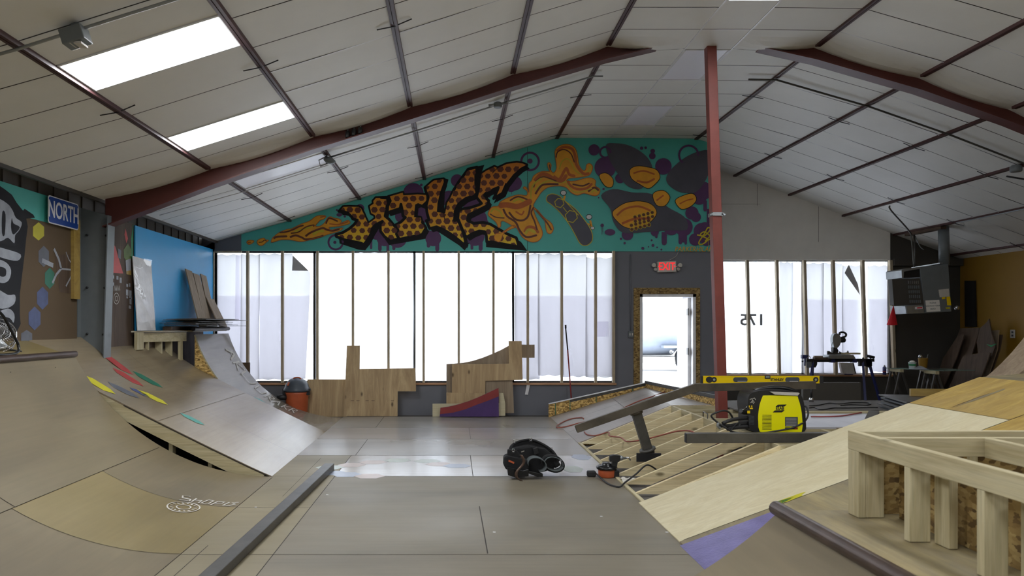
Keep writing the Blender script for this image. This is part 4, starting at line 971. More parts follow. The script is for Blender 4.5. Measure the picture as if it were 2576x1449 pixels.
# honey splashes
pn.layer()
HL = cC([(770,830),(790,740),(850,680),(940,610),(1130,530),(1250,510),(1450,410),(1650,340),(1800,230),(1950,205),(2030,230),(1980,290),(1900,320),(1850,370),(1790,450),(1880,460),(1990,390),(2080,260),(2150,240),(2220,270),(2340,290),(2390,350),(2350,410),(2440,360),(2540,320),(2590,370),(2550,410),(2330,460),(2120,480),(2110,510),(2150,550),(2300,510),(2420,500),(2380,550),(2250,600),(2100,640),(1950,690),(1700,760),(1500,810),(1350,800),(1200,770),(1000,770),(900,800)])
D1p = cC([(200,830),(230,790),(300,780),(370,800),(330,850),(250,880)]); D2p = cC([(440,830),(470,770),(590,730),(640,770),(710,780),(650,830),(560,900),(480,890)])
HM = cD([(845,230),(870,160),(940,122),(1020,120),(1090,165),(1120,250),(1140,370),(1190,435),(1220,420),(1230,365),(1270,350),(1305,390),(1285,460),(1240,500),(1100,522),(1020,530),(990,560),(1100,560),(1200,530),(1290,525),(1340,560),(1335,620),(1390,660),(1380,720),(1320,742),(1200,710),(1120,735),(1040,700),(980,640),(880,622),(760,640),(680,700),(640,760),(600,820),(585,870),(640,920),(720,1010),(800,1070),(828,1140),(800,1197),(755,1190),(735,1130),(720,1040),(650,960),(590,900),(600,960),(640,1050),(690,1160),(690,1230),(640,1290),(550,1300),(450,1240),(390,1140),(350,1115),(230,1050),(190,1060),(190,1110),(160,1125),(135,1065),(60,1000),(35,960),(80,880),(165,865),(180,820),(270,770),(400,730),(500,740),(510,690),(460,650),(480,632),(505,650),(530,700),(530,600),(565,560),(590,500),(680,450),(780,448),(770,420),(755,360),(775,340),(800,370),(795,430),(830,465),(865,400)])
HD = cD([(110,1240),(130,1200),(200,1190),(270,1140),(340,1100),(375,1120),(300,1150),(225,1200),(195,1270),(170,1300),(125,1280)])
for h_ in (HL, D1p, D2p, HM, HD): pn.poly(sm(h_, 3), OR); pn.k += .1
for h_ in (HL, D1p, D2p, HM, HD): pn.line(sm(h_, 3), 1.6, RU, True)
pn.layer()
for pts, w_, mi in (
    (cD([(870,200),(950,150),(1050,170),(1090,250),(1110,370),(1190,470),(1250,470)]), 7, RU), (cD([(860,280),(880,210),(960,180),(1040,230),(1080,330)]), 3, BR),
    (cD([(900,420),(930,330),(990,290),(1040,330),(1090,430),(1180,490)]), 3, YE), (cD([(830,500),(900,540),(960,440),(990,410),(1020,480),(1080,500)]), 7, RU),
    (cD([(600,560),(680,480),(760,490),(840,540),(930,560),(980,500)]), 9, RU), (cD([(590,640),(620,560),(700,510),(780,530),(860,560)]), 3, BR), (cD([(600,680),(680,600),(780,560),(900,580),(980,570)]), 4, YE),
    (cD([(610,720),(680,620),(760,600),(880,600)]), 5, BR), (cD([(560,800),(555,700),(590,600),(680,530)]), 4, YE),
    (cD([(1000,560),(1040,620),(1120,660),(1230,650),(1290,600)]), 6, RU), (cD([(990,590),(1070,690),(1180,690),(1290,650)]), 3, YE), (cD([(1060,600),(1180,620),(1260,590)]), 4, BR), (cD([(1250,690),(1320,640),(1370,670)]), 5, BR), (cD([(1290,700),(1330,665),(1350,690)]), 5, YE),
    (cD([(180,860),(260,850),(400,870),(540,810)]), 14, RU), (cD([(300,800),(400,750),(520,790)]), 4, BR), (cD([(340,810),(420,780),(470,815)]), 5, YE), (cD([(220,900),(270,990),(370,1060),(420,1160),(500,1240),(620,1220)]), 5, BR),
    (cD([(290,940),(360,1020),(450,1040),(520,990),(550,860)]), 5, BR), (cD([(370,930),(440,970),(470,930)]), 4, RU), (cD([(590,880),(560,950),(600,1050),(630,1150)]), 4, BR), (cD([(480,1180),(520,1120),(600,1130),(640,1180)]), 7, RU), (cD([(490,1200),(530,1150),(600,1180)]), 7, YE),
    (cD([(70,940),(110,900),(180,930),(210,990)]), 4, YE), (cD([(60,960),(130,1000),(230,1010)]), 3, BR), (cD([(620,920),(700,1010),(760,1080),(800,1150)]), 4, BR), (cD([(760,1090),(780,1150)]), 6, YE), (cD([(200,1190),(290,1130)]), 3, RU),
    (cD([(1230,470),(1270,420),(1275,390)]), 6, YE), (cD([(780,360),(790,420)]), 3, BR),
    (cC([(830,740),(900,700),(1120,690)]), 5, BR), (cC([(960,600),(1100,590),(1260,540),(1400,470),(1500,440)]), 4, BR), (cC([(1220,620),(1400,590),(1560,480),(1740,430),(1750,460)]), 3, BR),
    (cC([(1200,710),(1330,670),(1480,720),(1560,760),(1750,740),(1960,680)]), 5, BR), (cC([(1560,690),(1650,620),(1800,550),(1960,500),(2060,540),(2200,560),(2330,520)]), 5, BR), (cC([(1730,650),(1860,570),(1960,570)]), 7, YE), (cC([(1300,580),(1600,500),(1700,460)]), 4, YE),
    (cC([(2030,400),(2090,280),(2180,290),(2290,340)]), 4, BR), (cC([(2110,400),(2280,420),(2440,390),(2540,350)]), 3, RU), (cC([(1900,250),(2000,230)]), 3, RU), (cC([(480,830),(560,820),(610,780),(660,800)]), 2, BR), (cC([(230,840),(290,830)]), 3, RU)):
    pn.line(sm(pts, 4, False), w_, mi); pn.k += .02
# skateboard deck, wheels and trucks
pn.layer()
SB_ = sm(cD([(738,775),(760,730),(820,713),(900,738),(960,790),(1100,900),(1200,1020),(1270,1120),(1305,1210),(1300,1290),(1250,1340),(1190,1347),(1140,1310),(1080,1200),(1010,1080),(900,940),(800,850),(750,815)]), 3)
for (a, b) in (((968, 740), (955, 790)), ((1275, 1040), (1290, 1110))): pn.line(cD([a, b]), 5, OR)
pn.line(cD([(1240, 1080), (1290, 1100), (1300, 1130)]), 4, OR)
for x, y, w_ in ((950, 705, 8.5), (1260, 997, 8.5), (1303, 1132, 5.5)):
    q_ = cD([(x, y)])[0]; pn.circ(q_[0], q_[1], w_*.98, BK, w_*.85, 8, .4); pn.k += .05; pn.circ(q_[0], q_[1], w_*.8, WH, w_*.68, 8, .4); pn.k += .05
pn.layer(); pn.poly(SB_, YE); pn.layer()
cxx = sum(p[0] for p in SB_)/len(SB_); cyy = sum(p[1] for p in SB_)/len(SB_)
def inset(poly, d):
    r = []; n = len(poly)
    A_s = sum(poly[i][0]*poly[(i+1) % n][1]-poly[(i+1) % n][0]*poly[i][1] for i in range(n)); sg = 1 if A_s > 0 else -1
    for i in range(n):
        a = Vector(poly[i-1]); b = Vector(poly[(i+1) % n]); t_ = (b-a).normalized(); r.append((poly[i][0]-sg*t_.y*d, poly[i][1]+sg*t_.x*d))
    return r
pn.poly(inset(SB_, 1.8), CH); pn.layer()
for x, y, r in ((900, 828, 58), (1045, 992, 76)):
    q_ = [(x+r*math.cos(i*math.pi/3+.25), y+r*math.sin(i*math.pi/3+.25)) for i in range(6)]; pn.line(cD(q_), 1.9, YE, True)
pn.line(cD([(945, 880), (990, 935)]), 1.9, YE); pn.line(cD([(955, 790), (1130, 975)]), 1.9, YE)
# abstract splashes at the right end: purple paint, charcoal leaves of spray, honey and honeycomb
pn.layer()
for x, y, r in ((65, 185, 68), (200, 400, 130), (905, 385, 100), (380, 530, 60), (470, 1210, 70), (1340, 760, 90), (1430, 680, 110), (1300, 1000, 60), (1250, 950, 80), (1370, 1170, 100), (1290, 1270, 75), (1460, 1150, 90), (1150, 1120, 110), (1000, 1130, 90), (330, 850, 60), (1440, 1280, 70), (800, 1180, 50)):
    q_ = cE([(x, y)])[0]; pn.circ(min(q_[0], 1790-r/4.83), q_[1], r/4.83, PU); pn.k += .02
pn.circ(*cE([(257, 1183)])[0], 13.5, PU, 8); pn.circ(*cE([(163, 1100)])[0], 4.5, PU)
for x, a, b, w_ in ((915, 1180, 1310, 13), (1110, 1180, 1310, 9), (1175, 1180, 1320, 6), (1145, 1100, 1270, 16), (1410, 800, 910, 9), (160, 1100, 1210, 1), (172, 1100, 1180, 1), (1450, 900, 1060, 8), (820, 1180, 1240, 6)): pn.line(cE([(x, a), (x, b)]), w_, PU); pn.k += .01
for x, y, r in ((640, 165, 20), (180, 660, 14), (120, 765, 8), (390, 1262, 14), (435, 1316, 14), (655, 1378, 18), (725, 1360, 8), (778, 1342, 18), (828, 1366, 10), (880, 1393, 12), (762, 1280, 12), (775, 200, 28), (770, 260, 40), (690, 160, 16)): pn.circ(*cE([(x, y)])[0], r/4.83, PU)
pn.ring(*cE([(200, 215)])[0], 13, 5, PU); pn.ring(*cE([(1210, 250)])[0], 24, 5, PU)
pn.layer()
for pts in ([(210,125),(330,105),(480,130),(620,200),(720,290),(770,400),(740,520),(660,640),(560,660),(440,600),(330,440),(250,300)], [(960,470),(1060,360),(1180,270),(1330,205),(1465,205),(1465,420),(1400,580),(1290,700),(1120,700),(1000,640),(940,560)], [(150,740),(300,660),(520,700),(760,720),(960,880),(1160,1000),(1190,1150),(980,1160),(700,1180),(420,1190),(300,1060),(260,900)]):
    pn.poly(sm(cE(pts), 4), CH); pn.k += .1
pn.layer()
AB = [[(500,430),(580,385),(700,395),(820,430),(860,520),(800,600),(720,650),(620,600),(520,530)], [(330,900),(450,830),(620,810),(760,850),(820,950),(740,1060),(600,1130),(440,1120),(320,1020),(290,950)], [(1050,800),(1150,740),(1260,720),(1300,790),(1230,870),(1120,900)], [(130,500),(210,470),(290,540),(280,630),(200,620)], [(780,720),(900,680),(980,760),(920,860),(820,850)]]
for pts in AB:
    q_ = sm(cE(pts), 4); pn.poly(inset(q_, -1.5), BK); pn.k += .2; pn.poly(q_, OR); pn.k += .2
for pts, w_ in (([(540,470),(660,440),(790,480)], 4), ([(580,560),(700,580),(790,540)], 5), ([(340,980),(440,900),(600,870),(740,920)], 5), ([(400,1080),(560,1020),(740,1020)], 6), ([(1100,840),(1180,800),(1260,780)], 3), ([(820,800),(900,740)], 4)): pn.line(sm(cE(pts), 4, False), w_, RU); pn.k += .02
for i in range(4):
    for j_ in range(5):
        x = 560+j_*52+(26 if i % 2 else 0)-i*22; y = 1000+i*50-j_*14
        q_ = cE([(x, y)])[0]; pn.circ(q_[0], q_[1], 5.6, YE, None, 6, .2); pn.k += .01
pn.layer()
for i in range(4):
    for j_ in range(5):
        x = 560+j_*52+(26 if i % 2 else 0)-i*22; y = 1000+i*50-j_*14
        q_ = cE([(x, y)])[0]; pn.circ(q_[0], q_[1], 4.3, BR, None, 6, .2)
pn.layer(); pn.line(sm(cE([(1310,1215),(1400,1225),(1470,1150),(1440,1130),(1400,1200),(1330,1310),(1370,1330),(1440,1270),(1350,1220),(1400,1180),(1480,1250),(1410,1290),(1480,1220)]), 5, False), 3.2, YE)
for x in (1340, 1448): pn.line(cE([(x, 1290), (x, 1360)]), .8, YE)
mural = B0.build('mural', MM, label='turquoise mural with golden honeycomb letters spelling HIVE, dripping honey and a skateboard', cat='mural', origin=(0, MY, 2.87), fix=False)
text('PARKERHILAR', .125, frame(pn.w((1742, 628)), (1, 0, 0), (0, 0, 1)), 'mural_orange', 'signature', mural, .0005, .84, .25)
# ================================================ LEFT WALL PANELS
def lw(px, py, X=-4.38):                              # point on a plane x = X
    Y = X*F/(px-CX); return Vector((X, Y, H-(py-CY)/F*Y))
pl = T('painted_wall_panel', 'brown plywood wall panel with painted hexagons and black calligraphy left of the steel column', 'wall panel', (-4.39, 6, 1.35))
yb0, yb1 = 2.0, 8.34
MB().box((-4.405, yb0, 1.30), (-4.385, yb1, 2.665)).build('brown_panel', 'brown_board', pl)
MB().box((-4.405, yb0, 2.667), (-4.385, yb1, 2.955)).build('turquoise_panel', 'teal', pl)
def wallpoly(pts, mat, nm, k=1, X=-4.384, par=pl, smth=False):
    p = sm(pts, 3) if smth else pts
    MB().flat([lw(a, b, X+.0015*k) for a, b in p]).build(nm, mat, par, fix=False)
def hx(px, py, rx, ry, mat): wallpoly([(px, py-ry), (px+rx, py-ry*.5), (px+rx, py+ry*.5), (px, py+ry), (px-rx, py+ry*.5), (px-rx, py-ry*.5)], mat, 'painted_hexagon')
hx(97, 582, 14, 23, 'hex_yellow'); hx(110, 645, 13, 27, 'hex_slate'); hx(125, 700, 12, 27, 'hex_green'); hx(107, 750, 14, 29, 'hex_blue'); hx(87, 801, 15, 30, 'hex_blue'); hx(67, 848, 14, 18, 'hex_slate')
wallpoly([(-60,470),(0,468),(12,476),(30,490),(42,510),(58,530),(62,525),(84,540),(88,548),(66,550),(70,570),(66,600),(62,640),(56,690),(50,740),(50,790),(52,815),(42,836),(30,850),(-60,850)], 'mural_black', 'calligraphy', 1)
for i, pts in enumerate(([(-10,505),(18,512),(32,530),(40,548),(55,560),(48,580),(38,592),(36,612),(20,598),(4,606),(-10,596)], [(-10,622),(20,628),(52,640),(44,656),(10,650),(-10,640)], [(-10,655),(15,660),(28,680),(22,705),(5,712),(-10,700)], [(-10,728),(20,742),(38,742),(36,764),(14,776),(-10,770)], [(20,776),(36,790),(34,812),(24,800),(-10,790)])): wallpoly(pts, 'mural_grey', 'calligraphy_stroke', 2, smth=True)
for pts in ([(6,533),(14,540),(12,590),(5,586)], [(30,548),(34,562),(50,572),(34,590),(28,572)], [(-4,672),(14,676),(14,694),(0,694)]): wallpoly(pts, 'mural_black', 'calligraphy_stroke', 3, smth=True)
mb = MB(); Wl = -4.381
for pts, w_ in (([(136,626),(148,652),(154,676)], .035), ([(154,676),(142,690),(132,712)], .03), ([(154,676),(190,680)], .02), ([(166,634),(174,654),(186,670)], .015), ([(182,690),(166,720)], .02), ([(106,655),(134,668)], .05)):
    mb.ribbon([lw(a, b, Wl) for a, b in pts], w_, 0, (1, 0, 0))
mb.flat([lw(138,640,Wl-.001),lw(188,640,Wl-.001),lw(188,740,Wl-.001),lw(150,735,Wl-.001)], 1)
mb.build('paint_sketch', ['mural_grey', 'brown_ply'], pl, fix=False)
p0 = lw(190, 560, -4.37); MB().box((-4.383, 8.20, 1.86), (-4.345, 8.335, 2.78)).build('timber', 'yellow_ply', None, label='upright pale timber batten between the brown panel and the steel column', cat='timber')
# blue road sign
sg = T('road_sign', 'blue metal road sign reading NORTH mounted high on the left wall', 'sign', (-4.33, 8.0, 2.6))
ya, yb, za, zb = 7.66, 8.28, 2.655, 2.955
def rrect(y0, y1, z0, z1, r, X, n=5):
    pts = []
    for cy_, cz_, a0 in ((y1-r, z1-r, 0), (y0+r, z1-r, 90), (y0+r, z0+r, 180), (y1-r, z0+r, 270)):
        for k in range(n+1): a = math.radians(a0+90*k/n); pts.append((X, cy_+r*math.cos(a), cz_+r*math.sin(a)))
    return pts
MB().prism(rrect(ya, yb, za, zb, .035, -4.34), (.004, 0, 0)).build('plate', 'sign_white', sg)
MB().prism(rrect(ya+.012, yb-.012, za+.012, zb-.012, .028, -4.336), (.002, 0, 0)).build('blue_field', 'sign_blue', sg)
text('NORTH', .255, frame((-4.332, (ya+yb)/2, (za+zb)/2), (0, 1, 0), (0, 0, 1)), 'sign_white', 'lettering', sg, .001, .70, bold=.004)
MB().bar((-4.38, yb-.2, 2.8), (-4.34, yb-.2, 2.8), .03, .1).build('bracket', 'galvanised', sg)
# graffiti board behind the column
gb = T('graffiti_board', 'brown graffiti board with red paint and white stickers between steel column and blue wall', 'wall panel', (-4.3, 9.0, 1.35))
MB().box((-4.26, 8.82, 1.26), (-4.24, 9.49, 2.90)).build('board', 'brown_ply', gb)
GX = -4.238
def gpoly(pts, mat, nm='spray_paint', k=0): MB().flat([lw(a, b, GX+.0012*k) for a, b in pts]).build(nm, mat, gb, fix=False)
gpoly([(282,612),(290,620),(300,655),(310,688),(279,686)], 'spray_red'); gpoly([(316,575),(322,600),(318,612),(313,590)], 'spray_red'); gpoly([(311,628),(322,612),(331,630),(330,655),(322,662),(312,648)], 'spray_green', k=1)
gpoly([(297,625),(305,630),(304,652),(297,648)], 'hex_slate', k=1); gpoly([(316,655),(329,650),(330,688),(318,690)], 'mural_grey', k=2); gpoly([(318,682),(330,680),(330,692),(318,690)], 'yellow_ply', k=3); gpoly([(330,600),(335,560),(335,650),(330,650)], 'tape_green')
for a, b, w_, h_ in ((283,692,4,9), (293,694,5,10), (301,698,5,14), (276,713,4,9), (283,710,4,9), (275,740,8,14), (318,714,4,8), (324,712,4,10), (317,728,6,16), (325,730,6,20), (329,745,3,8), (326,752,5,14), (318,745,4,6), (324,768,6,9)):
    gpoly([(a, b), (a+w_, b+1), (a+w_, b+h_), (a, b+h_-1)], 'mural_grey', 'sticker')
m = MB()
for r in (11, 5): m.ribbon([lw(293+r*.62*math.cos(k*math.pi/10), 751+r*1.25*math.sin(k*math.pi/10), GX+.001) for k in range(21)], .008, 0, (1, 0, 0))
for k in range(5): m.ribbon([lw(287+3*k, 732, GX+.001), lw(288+3*k, 718, GX+.001), lw(290+3*k, 730, GX+.001)], .008, 0, (1, 0, 0))
m.build('stencil', 'off_white', gb, fix=False)
# blue wall panel
bw = MB().prism([(-4.22, 9.52, 1.35), (-4.22, 12.57, 1.35), (-4.22, 12.57, 2.895), (-4.22, 9.50, 2.885), ], (-.02, 0, 0))
bw.build('blue_wall_panel', 'blue_wall', label='bright blue painted wall panel on the left wall near the window', cat='wall panel')
# ================================================ THINGS ON THE LEFT
# wrapped white board leaning on the blue wall
wb = T('wrapped_board', 'tall white board wrapped in clear film leaning on the blue wall', 'board', (-4.15, 9.7, 1.487))
MB().prism([(-4.14, 9.40, 1.489), (-4.14, 9.96, 1.489), (-4.205, 9.96, 2.45), (-4.205, 9.40, 2.47)], (-.012, 0, 0)).build('panel', 'white_paint', wb)
m = MB().grid(lambda u, v: (-4.134-.066*v+.008*math.sin(9*v+5*u), 9.39+.58*u, 1.489+(.98)*v), 8, 16, 0, True); m.build('plastic_film', 'poly_wrap', wb, fix=False)
# OSB offcuts leaning near the window
for i, (ya, yb, zt, xb, lb) in enumerate(((11.15, 11.44, 2.44, -3.93, 'tallest narrow brown strip leaning on the blue wall, leftmost of the bundle'), (11.48, 11.78, 2.40, -3.95, 'brown strip leaning on the blue wall in the middle of the bundle'), (11.82, 12.1, 2.41, -3.98, 'brown strip leaning on the blue wall nearest the window'), (11.8, 12.2, 2.02, -3.84, 'short brown offcut in front of the leaning bundle'))):
    MB().prism([(xb, ya, 1.49), (xb, yb, 1.49), (-4.08-.08*(i < 3), yb-.04, zt-.02), (-4.08-.08*(i < 3), ya-.02, zt)], (-.018 if i < 3 else .016, 0, 0)).build('board_offcut', 'grey_ply', label=lb, cat='board', group='board offcuts leaning beside the window')
# thin boards piled on the platform
names = ['lowest', 'second lowest', 'third from the bottom', 'fourth from the bottom', 'fourth from the top', 'third from the top', 'second from the top', 'topmost']
rr = random.Random(5)
for i in range(8):
    z = 1.545+i*.0145; x0 = -4.15+rr.uniform(-.0, .10); L_ = rr.uniform(.42, .62); y0 = 9.9+rr.uniform(0, .3); yl = rr.uniform(1.4, 1.9); tz = .003+.0008*i
    p = [(x0, y0, z), (x0+L_, y0+rr.uniform(-.15, .15), z+tz), (x0+L_+.05, y0+yl, z+tz), (x0, y0+yl, z)]
    MB().prism(p, (0, 0, .006)).build('thin_panel', 'brown_ply' if i % 2 else 'steel_dark', label='dark thin panel in the splayed pile by the blue wall, %s' % names[i], cat='board', group='splayed thin panels on the platform')
MB().box((-4.1, 10.1, 1.487), (-3.98, 11.1, 1.543)).build('timber', 'brown_ply', label='dark timber block under the pile of thin panels', cat='timber')
# floor fan at the left edge
fo = Vector((-4.24, 6.62, 1.45)); fn_ = T('floor_fan', 'black and chrome drum floor fan cut off by the left edge of the photo', 'fan', (-4.2, 6.8, 1.30))
ax = Vector((.55, -.62, .56)).normalized(); ux = ax.cross(Vector((0, 0, 1))).normalized(); uy = ax.cross(ux)
m = MB()
for r, o_ in ((.165, .06), (.17, .0), (.165, -.06), (.11, .085), (.06, .095)):
    m.tube([fo+ax*o_+(ux*math.cos(t)+uy*math.sin(t))*r for t in [2*math.pi*k/28 for k in range(28)]], .006 if r > .15 else .003, 6, 0, False, True)
for k in range(36):
    t = 2*math.pi*k/36; d = ux*math.cos(t)+uy*math.sin(t); m.tube([fo+ax*.098+d*.03, fo+ax*.085+d*.11, fo+ax*.06+d*.165, fo+d*.17, fo-ax*.06+d*.165, fo-ax*.09+d*.08], .002, 4)
m.build('guard', 'chrome', fn_)
m = MB(); m.lathe([(.05, -.04), (.055, .03), (.0, .05)], fo, 16, axis=ax)
for k in range(3):
    t = 2*math.pi*k/3; d = ux*math.cos(t)+uy*math.sin(t); e_ = ax.cross(d)
    m.add([fo+d*.04-e_*.03+ax*.01, fo+d*.145-e_*.07+ax*.03, fo+d*.15+e_*.055-ax*.03, fo+d*.04+e_*.03-ax*.01], [(0, 1, 2, 3)])
m.build('blade', 'galvanised', fn_); MB().lathe([(.0, -.16), (.06, -.15), (.07, -.05), (.05, -.03)], fo, 16, axis=ax).build('motor', 'black', fn_)
st = spline([lw(-18, 770, -4.1), lw(8, 795, -4.08), lw(30, 835, -4.04), lw(46, 868, -4.02), lw(44, 886, -4.0), lw(20, 892, -3.99), lw(-30, 893, -3.97)], 6)
MB().tube(st, .013, 10).build('stand', 'gloss_black', fn_); MB().tube([lw(2, 868, -4.2), lw(24, 880, -4.14), lw(54, 884, -4.1)], .009, 8).build('stand_foot', 'gloss_black', fn_)
# wet and dry vacuum behind the far quarter pipe
v0 = Vector(((747-CX)/F*12.25, 12.25, -.028)); vc = T('shop_vacuum', 'orange wet-and-dry vacuum with grey lid behind the far quarter pipe', 'vacuum cleaner', v0); sv = 12.25/F
zz = lambda py: H-(py-CY)*sv
MB().lathe([(.165, 0), (.175, .02), (.195, zz(990)-v0.z), (.205, zz(985)-v0.z)], v0, 28).build('drum', 'orange', vc)
MB().lathe([(.205, zz(985)-v0.z), (.235, zz(983)-v0.z), (.236, zz(979)-v0.z), (.205, zz(974)-v0.z), (.19, zz(966)-v0.z), (.15, zz(957)-v0.z), (.09, zz(952)-v0.z), (0, zz(951)-v0.z)], v0, 28).build('lid', 'vac_grey', vc)
MB().tube(spline([(v0.x-.06, v0.y-.05, zz(955)), (v0.x-.03, v0.y-.05, zz(950)), (v0.x+.05, v0.y-.05, zz(949.5)), (v0.x+.09, v0.y-.05, zz(955))], 5), .012, 8).build('handle', 'orange', vc)
MB().bar((v0.x-.10, v0.y-.15, zz(960)), (v0.x-.125, v0.y-.17, zz(968)), .03, .02).build('switch', 'orange', vc)
for s_ in (-1, 1): MB().box((v0.x+s_*.2-.03, v0.y-.08, zz(993)), (v0.x+s_*.2+.03, v0.y-.0, zz(977))).build('latch', 'black', vc, bevel=.006)
MB().lathe([(.045, 0), (.05, .05), (.04, .16)], (v0.x-.16, v0.y-.08, zz(998)), 14, axis=(-1, -.3, 0)).build('hose_port', 'black', vc)
# ================================================ PLYWOOD TEMPLATES leaning under the window
def leaner(name, pts, y, mat, label, t=.018, lean=.10, group=None, top=None, mats=None, extra=None, cat='plywood piece'):
    """outline in photo px on a plane at depth y; base stands forward, top leans back"""
    sc_ = F/y; zs = [H-(b-CY)/sc_ for a, b in pts]; z0 = min(zs)
    W3 = lambda a, b: Vector(((a-CX)/sc_, y+lean*((H-(b-CY)/sc_)-z0), H-(b-CY)/sc_))
    mb = MB().prism([W3(a, b) for a, b in pts], (0, t, 0))
    if extra: extra(mb, W3)
    return mb.build(name, mats or mat, label=label, cat=cat, group=group)
leaner('plywood_piece', [(772,955),(872,955),(872,1052),(772,1052)], 12.42, 'leaning_ply', 'knotty plywood rectangle half hidden behind the orange vacuum', lean=.06)
def pr(mb, W3):
    for a in (884, 898, 921, 936, 985):
        mb.add([W3(a-2, 1008)-Vector((0, .003, 0)), W3(a+6, 1008)-Vector((0, .003, 0)), W3(a+6, 1009)-Vector((0, .003, 0)), W3(a-2, 1009)-Vector((0, .003, 0))], [(0, 1, 2, 3)], 1)
leaner('plywood_piece', [(870,870),(903,870),(903,929),(1045,927),(1046,985),(1000,985),(1000,1047),(865,1047)], 12.30, 'leaning_ply', 'L-shaped plywood offcut with a tall left arm, under the window beside the vacuum', lean=.10, mats=['leaning_ply', 'brown_ply'], extra=pr)
leaner('curved_template', [(1123,916),(1140,915),(1165,913),(1190,908),(1215,900),(1240,890),(1262,880),(1282,869),(1284,1035),(1123,1035)], 12.40, 'grey_ply', 'large grey plywood template with a concave curved top edge', lean=.05, cat='ramp template')
leaner('plywood_piece', [(1137,917),(1281,915),(1280,858),(1313,858),(1315,956),(1221,958),(1220,990),(1137,988)], 12.31, 'leaning_ply', 'plywood offcut with a tall right arm in front of the grey curved template', lean=.05)
leaner('plywood_piece', [(1216,957),(1290,957),(1293,1039),(1216,1040)], 12.34, 'grey_ply', 'plywood piece with a red mark behind the red and purple template', lean=.05)
leaner('plywood_piece', [(1311,867),(1345,867),(1345,900),(1311,900)], 12.502, 'grey_ply', 'small square board set against a stud at the upper right of the templates', lean=.0)
leaner('plywood_piece', [(1123,988),(1220,990),(1222,1046),(1123,1046)], 12.28, 'leaning_ply', 'low plywood piece behind the left end of the red and purple template', lean=.04)
leaner('plywood_piece', [(1088,1016),(1256,1014),(1256,989),(1266,989),(1271,1015),(1271,1046),(1088,1048)], 12.20, 'fresh_ply', 'long narrow pale plywood strip standing behind the red and purple template', lean=.03)
def rp(mb, W3):
    d = Vector((0, -.002, 0)); mb.flat([W3(a, b)+d for a, b in [(1108,1026),(1130,1023),(1155,1017),(1180,1009),(1205,999),(1235,985),(1254,976),(1255,997),(1228,1008),(1200,1018),(1170,1030),(1140,1038),(1107,1042)]], 1)
leaner('curved_template', [(1108,1026),(1130,1023),(1155,1017),(1180,1009),(1205,999),(1235,985),(1254,976),(1255,1048),(1106,1048)], 12.12, 'paint_purple', 'low curved template painted red along the top and purple below', lean=.03, mats=['paint_purple', 'paint_red'], extra=rp, cat='ramp template')
bp_ = T('broom_pole', 'thin red and black broom pole leaning against the papered window', 'pole', P(1438, 1010, 12.3))
a_, b_, c_ = P(1440, 1040, 12.33), P(1428, 880, 12.50), P(1423, 826, 12.54)
MB().tube([a_, b_], .012, 8).build('red_shaft', 'paint_red', bp_); MB().tube([b_, c_], .012, 8).build('dark_shaft', 'black', bp_); MB().tube([c_, c_+Vector((-.002, 0, .06))], .016, 8).build('grip', 'rubber', bp_)
MB().box((-3.72, 12.3, .0), (-3.5, 12.34, .92)).build('timber', 'brown_ply', label='dark timber offcut upright behind the far quarter pipe', cat='timber')
# ================================================ TOOL BELT on the floor
tb = T('tool_belt', 'black padded tool belt with pouches and grey webbing lying on the floor', 'tool belt', G(1345, 1196))
TBY = 7.25; tp = lambda px, py, dy=0: P(px, py, TBY+dy)
def blob(pts2, y, d, mat, nm, par=tb, bev=.012): MB().prism([tp(a, b, y) for a, b in pts2], (0, d, 0)).build(nm, mat, par, bevel=bev)
arc = spline([tp(1284, 1140, .18), tp(1291, 1118, .22), tp(1315, 1108, .26), tp(1338, 1107, .26), tp(1365, 1118, .24), (tp(1388, 1134, .2)), tp(1402, 1155, .16)], 5)
m = MB(); vs = []; 
for p_ in arc: vs += [p_+Vector((0, -.02, 0)), p_+Vector((0, .03, 0))]
pd = []
for i, p_ in enumerate(arc): pd.append(p_)
m.tube([p_+Vector((0, 0, -.03)) for p_ in pd], [.03+.012*math.sin(math.pi*i/len(pd)) for i in range(len(pd))], 10); m.build('padded_strap', 'dark_cloth', tb)
m = MB(); m.tube([p_+Vector((0, -.045, .008)) for p_ in pd], .012, 6); m.tube([p_+Vector((0, -.03, -.07)) for p_ in pd], .035, 8); m.build('belt_webbing', 'dark_cloth', tb)
blob([(1286,1128),(1330,1122),(1372,1130),(1398,1150),(1396,1180),(1360,1190),(1300,1190),(1284,1160)], .12, .10, 'dark_cloth', 'pouch', bev=.02)
blob([(1268,1150),(1276,1146),(1308,1152),(1330,1160),(1330,1186),(1300,1196),(1272,1180),(1267,1170)], -.02, .13, 'dark_cloth', 'pouch', bev=.02)
blob([(1276,1174),(1316,1184),(1330,1180),(1330,1198),(1300,1202),(1278,1196)], -.05, .15, 'gloss_black', 'pouch', bev=.015)
blob([(1277,1131),(1300,1134),(1312,1148),(1300,1152),(1276,1148)], .0, .05, 'dark_cloth', 'pouch', bev=.01)
blob([(1340,1128),(1352,1124),(1356,1142),(1344,1146)], .08, .05, 'black', 'pouch', bev=.008)
def loop(cx_, cy_, rx, ry, dy, w_, mat, nm, rot=0, a0=0, a1=360):
    pts = []
    for k in range(25):
        a = math.radians(a0+(a1-a0)*k/24); x = rx*math.cos(a); y = ry*math.sin(a); pts.append(tp(cx_+x*math.cos(rot)-y*math.sin(rot), cy_+x*math.sin(rot)+y*math.cos(rot), dy))
    m = MB(); vs = []
    for p_ in pts: vs += [p_+Vector((0, 0, 0)), p_+Vector((-.01, w_, .01))]
    m.add(vs, [(2*i, 2*i+1, 2*i+3, 2*i+2) for i in range(24)], 0, True); o_ = m.build(nm, mat, tb, fix=False); sd = o_.modifiers.new('thickness', 'SOLIDIFY'); sd.thickness = .007; sd.offset = 0
